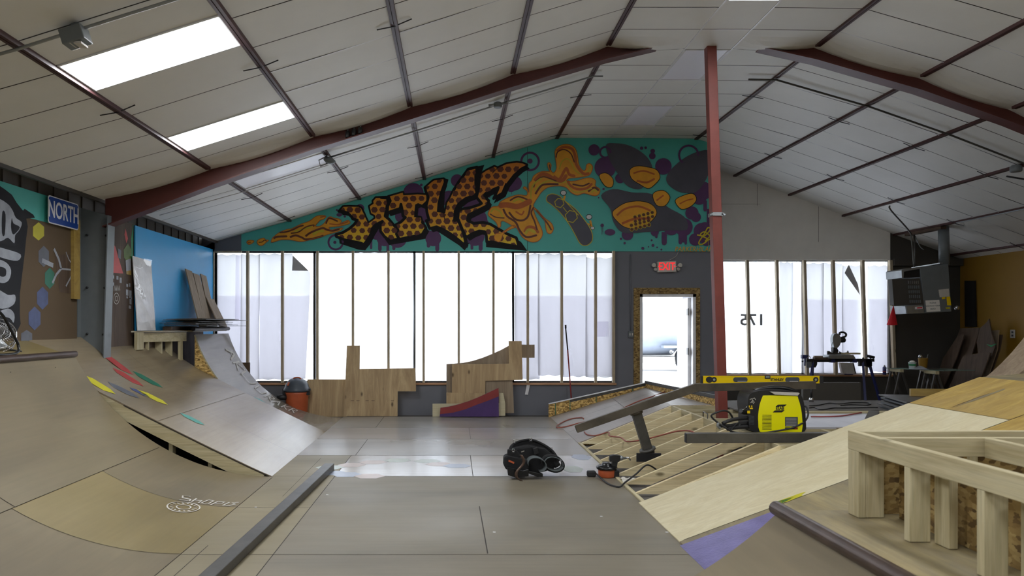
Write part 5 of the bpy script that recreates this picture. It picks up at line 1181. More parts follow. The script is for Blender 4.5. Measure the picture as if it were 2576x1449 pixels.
loop(1394, 1168, 24, 17, .02, .07, 'grey_web', 'webbing_loop', .3); loop(1352, 1170, 24, 17, -.04, .07, 'grey_web', 'webbing_loop', .35, 150, 420); loop(1393, 1168, 28, 20, .03, .05, 'dark_cloth', 'webbing_loop', .3)
blob([(1325,1190),(1330,1184),(1366,1192),(1366,1200),(1352,1200)], -.02, .04, 'gloss_black', 'tool_handle', bev=.008)
m = MB(); vs = []
for a_, b_ in spline([(1311, 1144, 0), (1318, 1158, 0), (1314, 1170, 0), (1300, 1186, 0), (1300, 1200, 0), (1312, 1209, 0)], 5) and [(v.x, v.y) for v in spline([(1311, 1144, 0), (1318, 1158, 0), (1314, 1170, 0), (1300, 1186, 0), (1300, 1200, 0), (1312, 1209, 0)], 5)]: vs += [tp(a_-3.5, b_, -.10), tp(a_+3.5, b_+.5, -.11)]
m.add(vs, [(2*i, 2*i+1, 2*i+3, 2*i+2) for i in range(len(vs)//2-1)], 0, True); o_ = m.build('leather_strap', 'coping', tb, fix=False); o_.modifiers.new('thickness', 'SOLIDIFY').thickness = .004
blob([(1280,1157),(1294,1163),(1293,1167),(1279,1161)], -.03, .01, 'orange', 'orange_label', bev=0)
for a_, b_ in ((1294, 1110), (1335, 1104), (1386, 1128), (1291, 1133), (1323, 1162)):
    MB().tube([tp(a_+3*math.cos(t), b_+4*math.sin(t), .0 if b_ > 1130 else .17) for t in [2*math.pi*k/12 for k in range(12)]], .003, 6, 0, False, True).build('buckle', 'chrome', tb)
    MB().bar(tp(a_-4, b_+6, .0 if b_ > 1130 else .17), tp(a_+4, b_+6, .0 if b_ > 1130 else .17), .008, .012).build('clip', 'black', tb)
MB().bar(tp(1311, 1137, -.02), tp(1319, 1134, -.02), .01, .01).build('clip', 'chrome', tb)
# ================================================ SMALL TOOLS at the floor edge
sp = Vector(((1512-CX)/F*7.2, 7.2, 0)); s0 = T('orange_tub', 'low orange tub with a black disc lid beside the impact driver', 'tub', (G(1512, 1190).x, 7.3, 0)); o = Vector((G(1512, 1188).x+.01, 7.35, 0))
MB().lathe([(.075, 0), (.085, .01), (.088, .07), (.085, .08)], o, 24).build('tub_body', 'orange', s0)
MB().lathe([(.085, .08), (.105, .085), (.108, .105), (.09, .115), (.05, .118), (.05, .14), (.042, .145), (0, .145)], o, 28).build('lid', 'gloss_black', s0)
o = G(1490, 1199); pg = T('cord_plug', 'black plug on a grey cord snaking over the floor edge into the joists', 'power cord', o)
MB().box((o.x-.055, o.y-.03, .003), (o.x+.035, o.y+.03, .06)).build('plug', 'rubber', pg, bevel=.012)
sf = lambda x, y: max(0, min(.5, (x-1.66)*.4167))
cp = [Vector((o.x+.035, o.y, .035)), P(1520, 1193, 7.1), P(1540, 1212, 6.9), P(1560, 1220, 6.85), Vector((1.66, 6.93, .03)), Vector((1.80, 7.05, .09)), Vector((1.95, 7.2, .15)), Vector((2.08, 7.3, .08))]
for p_ in cp[1:4]: p_.z = max(.012, .012)
MB().tube(spline(cp, 7), .0085, 8).build('cord', 'cable', pg)
o = Vector((G(1560, 1186).x+.0, 7.28, 0)); dv = T('impact_driver', 'black cordless impact driver with a right-angle bit standing at the joist edge', 'drill', (1.68, 7.3, 0))
ip = lambda px, py, dy=0: P(px, py, 7.3+dy)
MB().prism([ip(1535, 1147), ip(1545, 1145), ip(1560, 1146), ip(1561, 1158), ip(1556, 1163), ip(1534, 1161)], (0, .06, 0)).build('body', 'black', dv, bevel=.012)
MB().prism([ip(1542, 1160, .01), ip(1555, 1160, .01), ip(1551, 1184, .01), ip(1540, 1184, .01)], (0, .04, 0)).build('grip', 'rubber', dv, bevel=.008)
q_ = ip(1549, 1187, .03); MB().box((q_.x-.04, q_.y-.035, .002), (q_.x+.03, q_.y+.035, max(.03, q_.z+.02))).build('battery', 'black', dv, bevel=.008)
MB().lathe([(.028, 0), (.022, .03), (.012, .035), (.010, .07), (.004, .072), (.004, .10)], ip(1559, 1152, .03), 14, axis=(1, 0, -.05)).build('chuck', 'galvanised', dv)
MB().tube([ip(1576, 1151, .03), ip(1581, 1151, .03), ip(1586, 1158, .03)], .009, 8).build('right_angle_bit', 'chrome', dv)
pr0 = random.Random(8); o = G(1553, 1196); m = MB()
m.grid(lambda u, v: (o.x-.03+.16*u, 7.05+.14*v, .004+.02*abs(math.sin(7*u+3*v))+.012*math.sin(11*v+u)**2), 10, 8, 0, False); m.build('paper_wrapper', 'off_white', label='crumpled white paper wrapper beside the orange tub', cat='wrapper', fix=False)
# red air hose looping over the pale bank and under the rail
def wsurf(x, y):
    if y > 9.45: v = (y-9.46)/2.67; xt = 2.88+.37*v; return min(.505, max(0, (x-1.65)/(xt-1.65)*.5))
    return max(0, min(.5, (x-1.66)*.4167))
hs = [(1468, 1056), (1464, 1053), (1440, 1055), (1418, 1063), (1401, 1074), (1404, 1078), (1425, 1075), (1455, 1067), (1490, 1059), (1530, 1047), (1560, 1033), (1600, 1014), (1640, 1000), (1680, 985)]
hp = [hit(a, b, wsurf, 9.47, 12.1, .014) for a, b in hs]
MB().tube(spline(hp, 5), .009, 8).build('air_hose', 'hose_red', label='red air hose looping across the pale bank ramp towards the rail', cat='hose')
h2 = [(1470, 1089), (1478, 1096), (1500, 1098), (1530, 1090)]
hp = [hit(a, b, lambda x, y: max(0, min(.5, (x-1.66)*.4167)), 8, 12.0, .014) for a, b in h2]
hp += [Vector((1.98, 9.05, .16)), Vector((2.05, 8.75, .185)), Vector((2.06, 8.45, .185)), Vector((2.2, 8.2, .25)), Vector((2.36, 8.12, .31)), Vector((2.52, 8.0, .375)), Vector((2.6, 7.75, .40)), Vector((2.62, 7.5, .3))]
MB().tube(spline(hp, 5), .009, 8).build('air_hose', 'hose_red', label='red air hose lying over the open joists beside the rail post', cat='hose')
# ================================================ STEEL GRIND RAIL with its post
rl = T('grind_rail', 'bent square steel grind rail on a post with a base plate, standing over the joists', 'grind rail', (2.2, 7.9, 0))
RY = 7.62; A0, A1, A2 = P(1449, 1079, RY), P(1746, 976, RY-.1), P(2050, 968, RY-.1)
m = MB(); m.bar(A0, A1+(A1-A0).normalized()*.02, .055, .085); m.build('sloping_tube', 'steel', rl, bevel=.004)
A1b = A1+Vector((-.0, 0, .005)); MB().bar(A1b, A2, .055, .085).build('level_tube', 'steel', rl, bevel=.004)
d = (A1-A0).normalized(); MB().bar(A0-d*.001, A0-d*.004, .04, .062).build('open_end', 'black', rl)
pt, pbm = P(1600, 1036, RY), P(1628, 1128, RY+.02)
MB().bar(pt, pbm, .1, .075, up=(0, 1, 0)).build('post', 'steel_dark', rl, bevel=.004)
pb2 = P(1634, 1168, RY+.05); dd = (pbm-pt).normalized()
MB().lathe([(.085, 0), (.09, .02), (.07, .03), (.055, .1), (.06, .13)], pbm, 16, axis=dd).build('base_sleeve', 'steel_dark', rl)
MB().box((pbm.x-.13, RY-.05, pbm.z-.13), (pbm.x+.13, RY-.035, pbm.z-.04)).build('base_plate', 'black', rl)
MB().tube([pt-dd*.02, pt+dd*.02], .07, 14).build('weld_bead', 'steel', rl)
# second steel tube lying on the deck header
r2 = T('steel_tube', 'thick dark steel tube lying across the deck framing in front of the welding machine', 'steel tube', (3, 6.45, .5))
a_, b_ = Vector((2.085, 6.42, JH+.046)), Vector((3.72, 6.47, JH+.046)); MB().bar(a_, b_, .06, .088).build('tube_body', 'steel_dark', r2, bevel=.004)
MB().bar(a_-Vector((.003, 0, 0)), a_, .045, .07).build('open_end', 'black', r2)
t3 = MB().bar(P(2182, 1076, 6.75), P(2199, 1040, 7.15), .09, .06); t3.build('steel_tube', 'steel_dark', label='short steel tube poking up behind the plywood bank, right of the white board', cat='steel tube')
# ================================================ SPIRIT LEVEL on the rail
lv = T('spirit_level', 'long yellow spirit level resting on the level part of the grind rail', 'spirit level', (3.2, RY-.1, .97))
LZ0 = A1.z+.0505; lx0, lx1 = P(1762, 957, RY-.1).x, P(2066, 957, RY-.1).x; ly = RY-.125; LH_ = .078
def lb_(x0, x1, z0, z1, mat, nm, y0=0, y1=.026, bev=.0): MB().box((x0, ly+y0, LZ0+z0), (x1, ly+y1, LZ0+z1)).build(nm, mat, lv, bevel=bev)
lb_(lx0+.02, lx1-.03, 0, LH_, 'level_yellow', 'beam', .002, .024, .002); lb_(lx0+.02, lx1-.03, 0, .010, 'level_yellow', 'flange', 0, .026); lb_(lx0+.02, lx1-.03, LH_-.008, LH_, 'level_yellow', 'flange', 0, .026)
lb_(lx0, lx0+.02, -.0, LH_+.0, 'rubber', 'end_cap', -.002, .028, .004); lb_(lx1-.03, lx1+.01, -.0, LH_, 'rubber', 'end_cap', -.002, .028, .004)
def disc(x, r, mat, nm, y=-.0015, rx=1):
    m = MB(); m.prism([(x+rx*r*math.cos(t), ly+y, LZ0+LH_/2+r*math.sin(t)) for t in [2*math.pi*k/20 for k in range(20)]], (0, .003, 0)); return m.build(nm, mat, lv)
disc(lx0+.085, .033, 'rubber', 'grip_ring', rx=1.1); disc(lx0+.135, .028, 'rubber', 'vial_housing', -.001); disc(lx0+.135, .012, 'pastel_green', 'vial', -.0025); disc(lx1-.07, .028, 'rubber', 'vial_housing', -.001); disc(lx1-.07, .012, 'pastel_green', 'vial', -.0025)
for x in (lx0+.41, lx0+.955):
    m = MB(); pts = []
    for k in range(24): t = 2*math.pi*k/24; pts.append((x+(.05 if math.cos(t) > 0 else -.05)+.025*math.cos(t), ly-.001, LZ0+LH_/2+.025*math.sin(t)))
    m.prism(pts, (0, .003, 0)); m.build('hand_hole', 'vac_grey', lv)
    MB().box((x-.03, ly-.002, LZ0+.02), (x+.06, ly-.0, LZ0+.025)).build('hand_hole_edge', 'white_paint', lv)
lb_(lx0+.665, lx0+.725, LH_-.03, LH_+.002, 'rubber', 'vial_housing', -.002, .027, .003); lb_(lx0+.675, lx0+.715, LH_-.018, LH_-.004, 'pastel_green', 'vial', -.003, 0)
text('STANLEY', .034, frame((lx0+.795, ly+.0, LZ0+LH_/2), (1, 0, 0), (0, 0, 1)), 'black', 'lettering', lv, .001, 1.0, bold=.001)
# ================================================ WELDING MACHINE
WY = 6.93; wz = JH; k_ = WY/F; WP = lambda px, py, dy=0: P(px, py, WY+dy)
we = T('welding_machine', 'yellow and black portable welding machine with leads, standing on the deck framing', 'welder', (WP(1955, 1090).x, WY+.13, wz))
cz = lambda pts: [(a, b) for a, b in pts]
MB().box((WP(1880, 0).x, WY+.02, JH+.001), (WP(2030, 0).x, WY+.26, JH+.016)).build('base_board', 'lumber_x', None, label='flat plank under the welding machine', cat='board')
zoff = Vector((0, 0, WP(0, 1081).z)); dzw = (JH+.018)-WP(0, 1081).z
def wpz(px, py, dy=0): v = WP(px, py, dy); v.z += dzw; return v
body = sm([(1888,1076),(1884,1040),(1881,1010),(1884,990),(1894,980),(1930,974),(1970,974),(2005,980),(2018,992),(2025,1020),(2027,1050),(2025,1078),(1990,1080),(1930,1080)], 3)
MB().prism([wpz(a, b) for a, b in body], (0, .26, 0)).build('casing', 'black', we, bevel=.012)
pan = sm([(1912,1079),(1908,1055),(1908,1035),(1912,1010),(1919,991),(1924,988),(1960,988),(2002,989),(2008,995),(2015,1020),(2018,1045),(2017,1079),(1990,1080),(1940,1080)], 2)
MB().prism([wpz(a, b, -.008) for a, b in pan], (0, .008, 0)).build('side_cover', 'welder_yellow', we, bevel=.002)
hd = [wpz(a, b, .12) for a, b in ((1890, 985), (1900, 976), (1925, 970), (1955, 968), (1985, 972), (2008, 982))]
MB().tube(spline(hd, 5), .020, 10).build('carry_handle', 'gloss_black', we)
for i in range(11):
    y_ = 1037+3.5*i; MB().prism([wpz(1917, y_+1.0, -.0095), wpz(1918, y_, -.0095), wpz(1940, y_, -.0095), wpz(1942, y_+1.3, -.0095)], (0, .002, 0)).build('vent_slot', 'black', we)
for pts in ([(1957,1011),(1979,1010.5),(1974,1015.5),(1951,1016)], [(1949,1025.5),(1974,1025),(1967,1030.5),(1944,1030.5)]): MB().prism([wpz(a, b, -.0095) for a, b in pts], (0, .002, 0)).build('logo_bar', 'black', we)
text('ESAB', .047, frame(wpz(1962, 1020.6, -.009), (1, 0, 0), (0, 0, 1)), 'black', 'lettering', we, .001, .80, bold=.0012)
MB().prism([wpz(a, b, -.0095) for a, b in [(1975,1042),(2007,1042),(2007,1066),(1975,1066)]], (0, .002, 0)).build('rating_label', 'vac_grey', we)
m = MB()
for yy in (1045, 1048, 1051, 1054, 1057, 1060, 1063): m.prism([wpz(1977, yy, -.0105), wpz(2004, yy, -.0105), wpz(2004, yy+.8, -.0105), wpz(1977, yy+.8, -.0105)], (0, .001, 0))
m.build('label_print', 'off_white', we)
MB().prism([wpz(a, b, -.0095) for a, b in [(1975,1068),(1999,1068),(1999,1073),(1975,1073)]], (0, .002, 0)).build('rating_label', 'black', we); MB().prism([wpz(a, b, -.0095) for a, b in [(1999,1068),(2007,1068),(2007,1073),(1999,1073)]], (0, .002, 0)).build('rating_label', 'paint_red', we)
for a, b, w_, h_ in ((1884, 1013, 2.5, 5), (1890, 1013, 2.5, 5), (1886, 1019, 8, 3), (1880, 1026, 7, 7)): MB().prism([wpz(a, b, -.002), wpz(a+w_, b, -.002), wpz(a+w_, b+h_, -.002), wpz(a, b+h_, -.002)], (0, .003, 0)).build('warning_mark', 'level_yellow', we)
for i in range(7): MB().prism([wpz(1884, 1038+3.4*i, -.002), wpz(1897, 1040+3.4*i, -.002), wpz(1897, 1041.4+3.4*i, -.002), wpz(1884, 1039.4+3.4*i, -.002)], (0, .003, 0)).build('grille_slot', 'vac_grey', we)
m = MB()
for a, b in ((1886,998),(1890,1003),(1893,996),(1888,1006)): m.ribbon([wpz(a, b, -.003), wpz(a+5, b-2, -.003), wpz(a+8, b+3, -.003)], .006, 0, (0, 1, 0))
m.build('panel_symbol', 'off_white', we, fix=False)
def lead(pts, r, nm='lead', mat='cable', par=we):
    pp = [wpz(a, b, d) for a, b, d in pts]
    for p_ in pp: p_.z = max(p_.z, JH+r+.001) if p_.x > JX-.05 else max(p_.z, sf(p_.x, 0)+r)
    MB().tube(spline(pp, 6), r, 8).build(nm, mat, par)
lead([(1884,1044,.05),(1860,1046,.0),(1838,1050,-.05),(1818,1058,-.08)], .018); lead([(1886,1066,.04),(1866,1067,.0),(1845,1069,-.03),(1830,1072,-.05)], .020, 'torch_connector', 'rubber')
lead([(1886,1056,.06),(1856,1060,.0),(1832,1064,-.04),(1806,1064,-.1)], .016); lead([(1843,1044,-.02),(1834,1030,-.05),(1820,1026,-.08),(1804,1030,-.1),(1790,1037,-.1),(1793,1045,-.1),(1806,1056,-.1),(1830,1072,-.12),(1850,1081,-.1),(1880,1084,-.06),(1920,1082,-.05),(1960,1076,-.04),(1990,1070,-.03),(2010,1062,-.02),(2025,1052,.02),(2033,1036,.08),(2030,1020,.14),(2024,1014,.16)], .009)
lead([(1884,1030,.06),(1872,1030,.03),(1864,1026,.0)], .022, 'connector', 'black'); lead([(1868,1024,.0),(1876,1020,.02),(1880,1016,.03)], .008, 'clamp', 'chrome')
lead([(1808,1056,-.1),(1806,1064,-.1),(1812,1070,-.1)], .014, 'ground_clamp', 'galvanised'); lead([(1860,1054,-.02),(1850,1062,-.04),(1840,1074,-.06),(1838,1082,-.08)], .006, 'wire', 'black'); lead([(1862,1060,-.0),(1852,1070,-.03),(1840,1074,-.04)], .006, 'wire', 'galvanised')
m = MB(); m.prism([wpz(1938, 978.5, -.02), wpz(2010, 981, -.02), wpz(2012, 983, -.02), wpz(2007, 988.5, -.02), wpz(1950, 986, -.02)], (0, .07, 0)); m.build('metal_bracket', 'off_white', None, label='pale metal channel offcut resting on top of the welding machine', cat='metal offcut', bevel=.002)
# cables on the grey board
def deckcable(pts, r, lb, z=JH+.02, mat='cable', cat='cable'):
    pp = []
    for a, b in pts: g = G(a, b, z+r); pp.append(g)
    MB().tube(spline(pp, 6), r, 8).build('extension_cord', mat, label=lb, cat=cat)
deckcable([(2036,1021),(2060,1019),(2085,1014),(2110,1016),(2140,1013),(2180,1013),(2190,1016),(2180,1019),(2140,1018),(2115,1020)], .007, 'black cord looping over the grey board near the dark wall')
deckcable([(2036,1026),(2050,1025),(2062,1030),(2080,1029),(2100,1026),(2140,1026),(2180,1025),(2208,1025)], .007, 'thin black cord running straight across the grey board')
deckcable([(2040,1048),(2080,1048),(2120,1046),(2150,1041),(2175,1036)], .007, 'dark red cord along the timber beside the white board', mat='paint_red', z=JH+.022)
# stack of sheets with timbers
rr = random.Random(12); oo = ['bottom', 'second', 'third', 'fourth', 'fifth', 'sixth', 'seventh', 'eighth', 'top']
for i in range(9):
    z = JH+.022+i*.0185; x0 = 5.18+rr.uniform(-.05, .05)+(.03 if i > 5 else 0); y0 = 8.12+rr.uniform(-.04, .04)
    R = Matrix.Rotation(math.radians(-14+rr.uniform(-2, 2)), 3, 'Z')
    MB().box((x0, y0, z), (x0+1.3, y0+.95, z+.015), R=R, piv=(x0, y0, z)).build('stacked_sheet', 'steel_dark' if i % 3 else 'vac_grey', label='dark grey sheet in the stack behind the plywood bank, %s' % (oo[i]+(' sheet' if i in (0, 8) else ' from the bottom')), cat='sheet', group='dark sheets stacked behind the bank')
zt_ = JH+.022+9*.0185
MB().bar((5.62, 8.80, zt_+.045), (7.0, 8.62, zt_+.045), .038, .09).build('timber', 'yellow_ply', label='thick timber lying on top of the dark sheet stack, farther one', cat='timber')
MB().bar((5.55, 8.30, zt_+.02), (6.7, 8.15, zt_+.02), .09, .038).build('timber', 'yellow_ply', label='flat timber lying on top of the dark sheet stack, nearer one', cat='timber')
# dark low crate board behind the welder
MB().box((P(2020, 0, 10.6).x, 10.6, .102), (P(2167, 0, 10.6).x, 10.66, P(0, 962, 10.6).z)).build('dark_board', 'wall_darker', label='low dark board standing on edge behind the spirit level', cat='board', bevel=.01)
tp_ = T('work_light_pole', 'thin black pole with a chrome foot standing behind the welding machine', 'pole', P(2042, 1012, 9.7)); a_ = P(2041, 975, 9.7); b_ = Vector((a_.x, 9.7, JH+.02))
MB().tube([a_, b_+Vector((0, 0, .06))], .015, 8).build('shaft', 'black', tp_); MB().lathe([(.03, 0), (.03, .04), (.018, .06)], b_, 12).build('foot', 'chrome', tp_)
# ================================================ MITRE SAW and its stand
SY = 13.1; q = lambda px, py, dy=0: P(px, py, SY+dy)
st = T('saw_stand', 'folding saw stand with dark blue legs in front of the right window', 'saw stand', q(2112, 1004)); FL = .1
def leg(a, b, dy0, dy1, w_=.035):
    e_ = q(b, 1000, dy1); e_.z = FL+.001; MB().bar(q(a, 905, dy0), e_, w_, w_).build('leg', 'blue_steel', st)
leg(2046, 2030, 0, -.25); leg(2046, 2040, 0, .25); leg(2170, 2178, 0, -.25); leg(2184, 2216, 0, .15)
MB().bar(q(2028, 908), q(2198, 906), .05, .055).build('beam', 'gloss_black', st) if False else MB().bar(q(2028, 907), q(2198, 906), .05, .055).build('beam', 'black', st)
for a in (2040, 2176):
    MB().prism([q(a, 903, -.03), q(a+17, 903, -.03), q(a+16, 918, -.03), q(a+12, 925, -.03), q(a+4, 922, -.03)], (0, .06, 0)).build('leg_bracket', 'black', st, bevel=.006)
MB().prism([q(2028, 910, -.04), q(2041, 910, -.04), q(2043, 925, -.04), q(2029, 925, -.04)], (0, .01, 0)).build('side_plate', 'grey_paint', st)
MB().box((q(2160, 0).x, SY-.03, q(0, 921).z), (q(2192, 0).x, SY+.03, q(0, 904).z)).build('leg_bracket', 'black', st, bevel=.006)
MB().tube([q(2179, 895), q(2199, 899)], .025, 12).build('roller', 'black', st); MB().tube([q(2190, 898), q(2190, 908)], .012, 8).build('roller_arm', 'blue_steel', st)
MB().box((q(2016, 0).x, SY-.03, q(0, 902).z), (q(2032, 0).x, SY+.03, q(0, 893).z)).build('end_stop', 'blue_steel', st); MB().tube([q(2025, 900), q(2025, 920)], .014, 8).build('end_stop_arm', 'blue_steel', st)
for a, b in ((2019, 909), (2196, 907), (2171, 901), (2031, 896)): MB().ball(q(a, b, -.02), .017).build('knob', 'black', st)
for a in (2088, 2142): MB().box((q(a, 0).x, SY-.05, q(0, 912).z), (q(a+10, 0).x, SY+.05, q(0, 903).z)).build('clamp', 'blue_steel', st, bevel=.004)
ms = T('mitre_saw', 'mitre saw with a round silver blade guard raised above its stand', 'saw', q(2112, 902))
MB().prism([q(2086, 893, -.12), q(2148, 893, -.12), q(2154, 903, -.12), q(2088, 903, -.12)], (0, .24, 0)).build('base', 'galvanised', ms, bevel=.01)
MB().prism([q(2082, 883, .0), q(2086, 883, .0), q(2092, 887, .0), q(2112, 888, .0), q(2112, 892, .0), q(2082, 892, .0)], (0, .03, 0)).build('fence', 'steel_dark', ms)
MB().prism([q(2112, 884, .0), q(2120, 888, .0), q(2132, 886, .0), q(2134, 882, 0), q(2136, 888, .0), q(2140, 892, .0), q(2112, 892, .0)], (0, .03, 0)).build('fence', 'steel_dark', ms)
gcx, gcy = 2104, 857
pts = sm([(2096,846),(2100,840),(2108,839),(2114,846),(2116,856),(2113,868),(2107,875),(2100,875),(2097,868),(2095,856)], 3)
MB().prism([q(a, b, -.04) for a, b in pts], (0, .09, 0)).build('blade_guard', 'galvanised', ms, bevel=.01)
MB().tube(spline([q(2112, 843), q(2113, 837), q(2122, 836), q(2128, 840), q(2127, 846), q(2119, 849), q(2115, 850)], 5), .018, 10).build('handle', 'black', ms)
MB().lathe([(.04, 0), (.045, .02), (.045, .08), (.03, .095), (0, .1)], q(2113, 856), 16, axis=(1, 0, .05)).build('motor', 'black', ms)
MB().prism([q(2097, 874, -.03), q(2106, 875, -.03), q(2110, 882, -.03), q(2108, 888, -.03), q(2096, 888, -.03)], (0, .08, 0)).build('pivot', 'black', ms, bevel=.006)
MB().tube(spline([q(2097, 852, -.02), q(2093, 866, -.02), q(2091, 878, -.02), q(2094, 884, -.02)], 4), .004, 6).build('cable', 'black', ms)
MB().box((q(2115, 0).x, SY-.10, q(0, 891).z), (q(2157, 0).x, SY-.01, q(0, 887).z)).build('timber_offcut', 'lumber_x', label='short timber lying on the mitre saw table', cat='timber')
MB().box((q(2047, 0).x, SY-.05, q(0, 904.5).z), (q(2088, 0).x, SY+.04, q(0, 899).z)).build('timber_offcut', 'brown_ply', label='brown timber lying on the left arm of the saw stand', cat='timber')
MB().box((q(2048, 0).x, SY-.03, q(0, 899).z), (q(2068, 0).x, SY+.03, q(0, 895).z)).build('timber_offcut', 'grey_ply', label='small block lying on the brown timber of the saw stand', cat='timber')
m = MB().grid(lambda u, v: q(2028+13*u, 903-8*math.sin(math.pi*u)*(.6+.4*v)-1*v, -.06+.12*v), 8, 6); m.build('rag', 'off_white', label='pale rag draped over the left end of the saw stand', cat='rag', fix=False)
# things on the right window sill
W2 = lambda px, py, dy=-.02: P(px, py, D2+dy)
dbx = T('dust_bag_box', 'grey plastic box standing on the sill below the mitre saw', 'box', W2(2133, 940))
MB().prism([W2(2114, 912, -.09), W2(2147, 913, -.09), W2(2153, 939.5, -.09), W2(2120, 939.5, -.09)], (0, .085, 0)).build('box_body', 'off_white', dbx, bevel=.008)
MB().prism([W2(2145, 913, -.092), W2(2148, 913, -.092), W2(2154, 939.5, -.092), W2(2151, 939.5, -.092)], (0, .088, 0)).build('box_edge', 'steel_dark', dbx); MB().box((W2(2119, 0).x, D2-.1, VZ0+.001), (W2(2140, 0).x, D2-.09, VZ0+.012)).build('box_base', 'blue_steel', dbx)
can = W2(2225, 940, -.03); can.z = VZ0+.001; ca = T('spray_can', 'dark blue spray can standing at the right end of the window sill', 'spray can', can)
MB().lathe([(.031, 0), (.033, .005), (.033, .135), (.028, .15)], can, 18).build('can_body', 'blue_steel', ca); MB().lathe([(.02, .15), (.018, .17), (.008, .185), (0, .19)], can, 14).build('cap', 'galvanised', ca); MB().lathe([(.0335, .05), (.0335, .07)], can, 18).build('band', 'paint_red', ca)
# ================================================ TRESTLE TABLE with painting things
TY = 12.85; t_ = lambda px, py, dy=0: P(px, py, TY+dy)
zt_ = t_(0, 928).z; x0, x1 = t_(2268, 0).x, t_(2408, 0).x
MB().prism([(x0-.08, TY+.35, zt_), (x0+.45, TY-.45, zt_), (x1+.1, TY-.30, zt_), (x1-.2, TY+.45, zt_)], (0, 0, -.012)).build('table_panel', 'glass_green', label='thin greenish panel used as a table top on trestles by the dark wall', cat='table top')
for i, (cx_, cy_) in enumerate(((2277, TY+.25), (2315, TY-.30), (2358, TY+.28))):
    x = (cx_-CX)/F*TY; tr = T('trestle', ['folding grey trestle under the left end of the painting table, rear', 'folding grey trestle in front under the middle of the painting table', 'folding grey trestle under the right end of the painting table'][i], 'trestle', (x, cy_, .1), 'trestles under the painting table')
    zt2 = zt_-.013
    MB().box((x-.03, cy_-.4 if i == 1 else cy_-.35, zt2-.05), (x+.03, cy_+.25, zt2)).build('top_bar', 'lumber_y', tr) if False else MB().box((x-.03, cy_-.16, zt2-.055), (x+.03, cy_+.16, zt2)).build('top_bar', 'lumber_y', tr)
    for dx in (-.16, .22):
        for dy in (-.13, .13): MB().bar((x+(.02 if dx > 0 else -.02), cy_+dy, zt2-.05), (x+dx, cy_+dy, .101), .03, .03).build('leg', 'steel_dark', tr)
    MB().bar((x-.13, cy_-.13, .3), (x+.18, cy_-.13, .3), .015, .015).build('spreader', 'steel_dark', tr)
bk0 = t_(2295, 927, -.02); bk0.z = zt_; bu = T('paint_bucket', 'small white bucket with a green label on the painting table', 'bucket', bk0)
MB().lathe([(.045, 0), (.05, .005), (.062, .12), (.066, .125)], bk0, 20).build('bucket_body', 'bucket_white', bu); MB().lathe([(.0565, .06), (.0595, .09)], bk0, 20).build('green_label', 'tape_green', bu); MB().ball(bk0+Vector((0, 0, .13)), .045, sc=(1, 1, .5)).build('rag', 'gable_ply', bu)
b2 = t_(2322, 926, .05); b2.z = zt_; bu = T('paint_bucket', 'mustard yellow bucket holding brushes on the painting table', 'bucket', b2)
MB().lathe([(.06, 0), (.062, .005), (.078, .19), (.08, .195)], b2, 20).build('bucket_body', 'mustard', bu); MB().tube([b2+Vector((.05, 0, .1)), b2+Vector((.09, 0, .26))], .006, 6).build('brush', 'galvanised', bu); MB().ball(b2+Vector((-.06, -.02, .22)), .035).build('light_bulb', 'chrome', bu)
rg = t_(2313, 926, -.16); m = MB().grid(lambda u, v: (rg.x-.11+.26*u, TY-.22+.2*v, zt_+.003+.065*math.sin(math.pi*u)*math.sin(math.pi*v)*(.7+.3*math.sin(9*u+4*v))), 14, 8); m.build('patterned_rag', 'mural_grey', label='black and white patterned rag crumpled on the painting table', cat='rag', fix=False)
tr_ = t_(2340, 926, -.05); MB().box((tr_.x-.1, TY-.12, zt_+.001), (tr_.x+.12, TY+.06, zt_+.02)).build('paint_tray', 'steel_dark', label='flat dark tray on the painting table', cat='tray', bevel=.005)
# ================================================ HANGING HEATER
HY = 12.4; h = lambda px, py, dy=0: P(px, py, HY+dy)
ht = T('unit_heater', 'grey gas unit heater hanging from the ceiling beside the right window', 'heater', h(2350, 790))
bx0, bx1 = h(2318, 0).x, h(2392, 0).x
MB().prism([h(2314, 671), h(2386, 664), h(2394, 784), h(2327, 788)], (0, .55, 0)).build('cabinet', 'grey_paint', ht, bevel=.01)
MB().prism([h(2244, 702), h(2314, 700), h(2325, 766), h(2249, 768)], (0, .12, 0)).build('louvre_housing', 'wall_darker', ht, bevel=.004)
for r_ in range(5):
    for k in range(6):
        a = 2284+r_*1.2+k*5; b = 706+r_*12; MB().prism([h(a, b, -.012), h(a+2.2, b, -.012), h(a+2.6, b+8, -.012), h(a+.4, b+8, -.012)], (0, .012, 0)).build('louvre', 'galvanised' if r_ == 0 else 'grey_paint', ht)
MB().prism([h(2268, 680, -.02), h(2272, 677, -.02), h(2314, 671, -.02), h(2315, 676, -.02), h(2274, 683, -.02), h(2273, 699, -.02), h(2269, 699, -.02)], (0, .45, 0)).build('duct_collar', 'galvanised', ht)
MB().prism([h(2274, 684, .02), h(2313, 678, .02), h(2314, 697, .02), h(2274, 699, .02)], (0, .4, 0)).build('duct_opening', 'black', ht)
MB().prism([h(2278, 769, -.02), h(2322, 766, -.02), h(2327, 788, -.02), h(2281, 790, -.02)], (0, .45, 0)).build('bottom_panel', 'galvanised', ht, bevel=.012)
MB().prism([h(2302, 772, -.022), h(2321, 771, -.022), h(2321, 777, -.022), h(2302, 778, -.022)], (0, .002, 0)).build('danger_label', 'white_paint', ht); MB().prism([h(2307, 773, -.0235), h(2320, 772.3, -.0235), h(2320, 775.5, -.0235), h(2307, 776.3, -.0235)], (0, .002, 0)).build('danger_label', 'red', ht)
MB().prism([h(2328, 756, -.004), h(2363, 754, -.004), h(2366, 783, -.004), h(2331, 785, -.004)], (0, .003, 0)).build('notice_paper', 'gable_ply', ht)
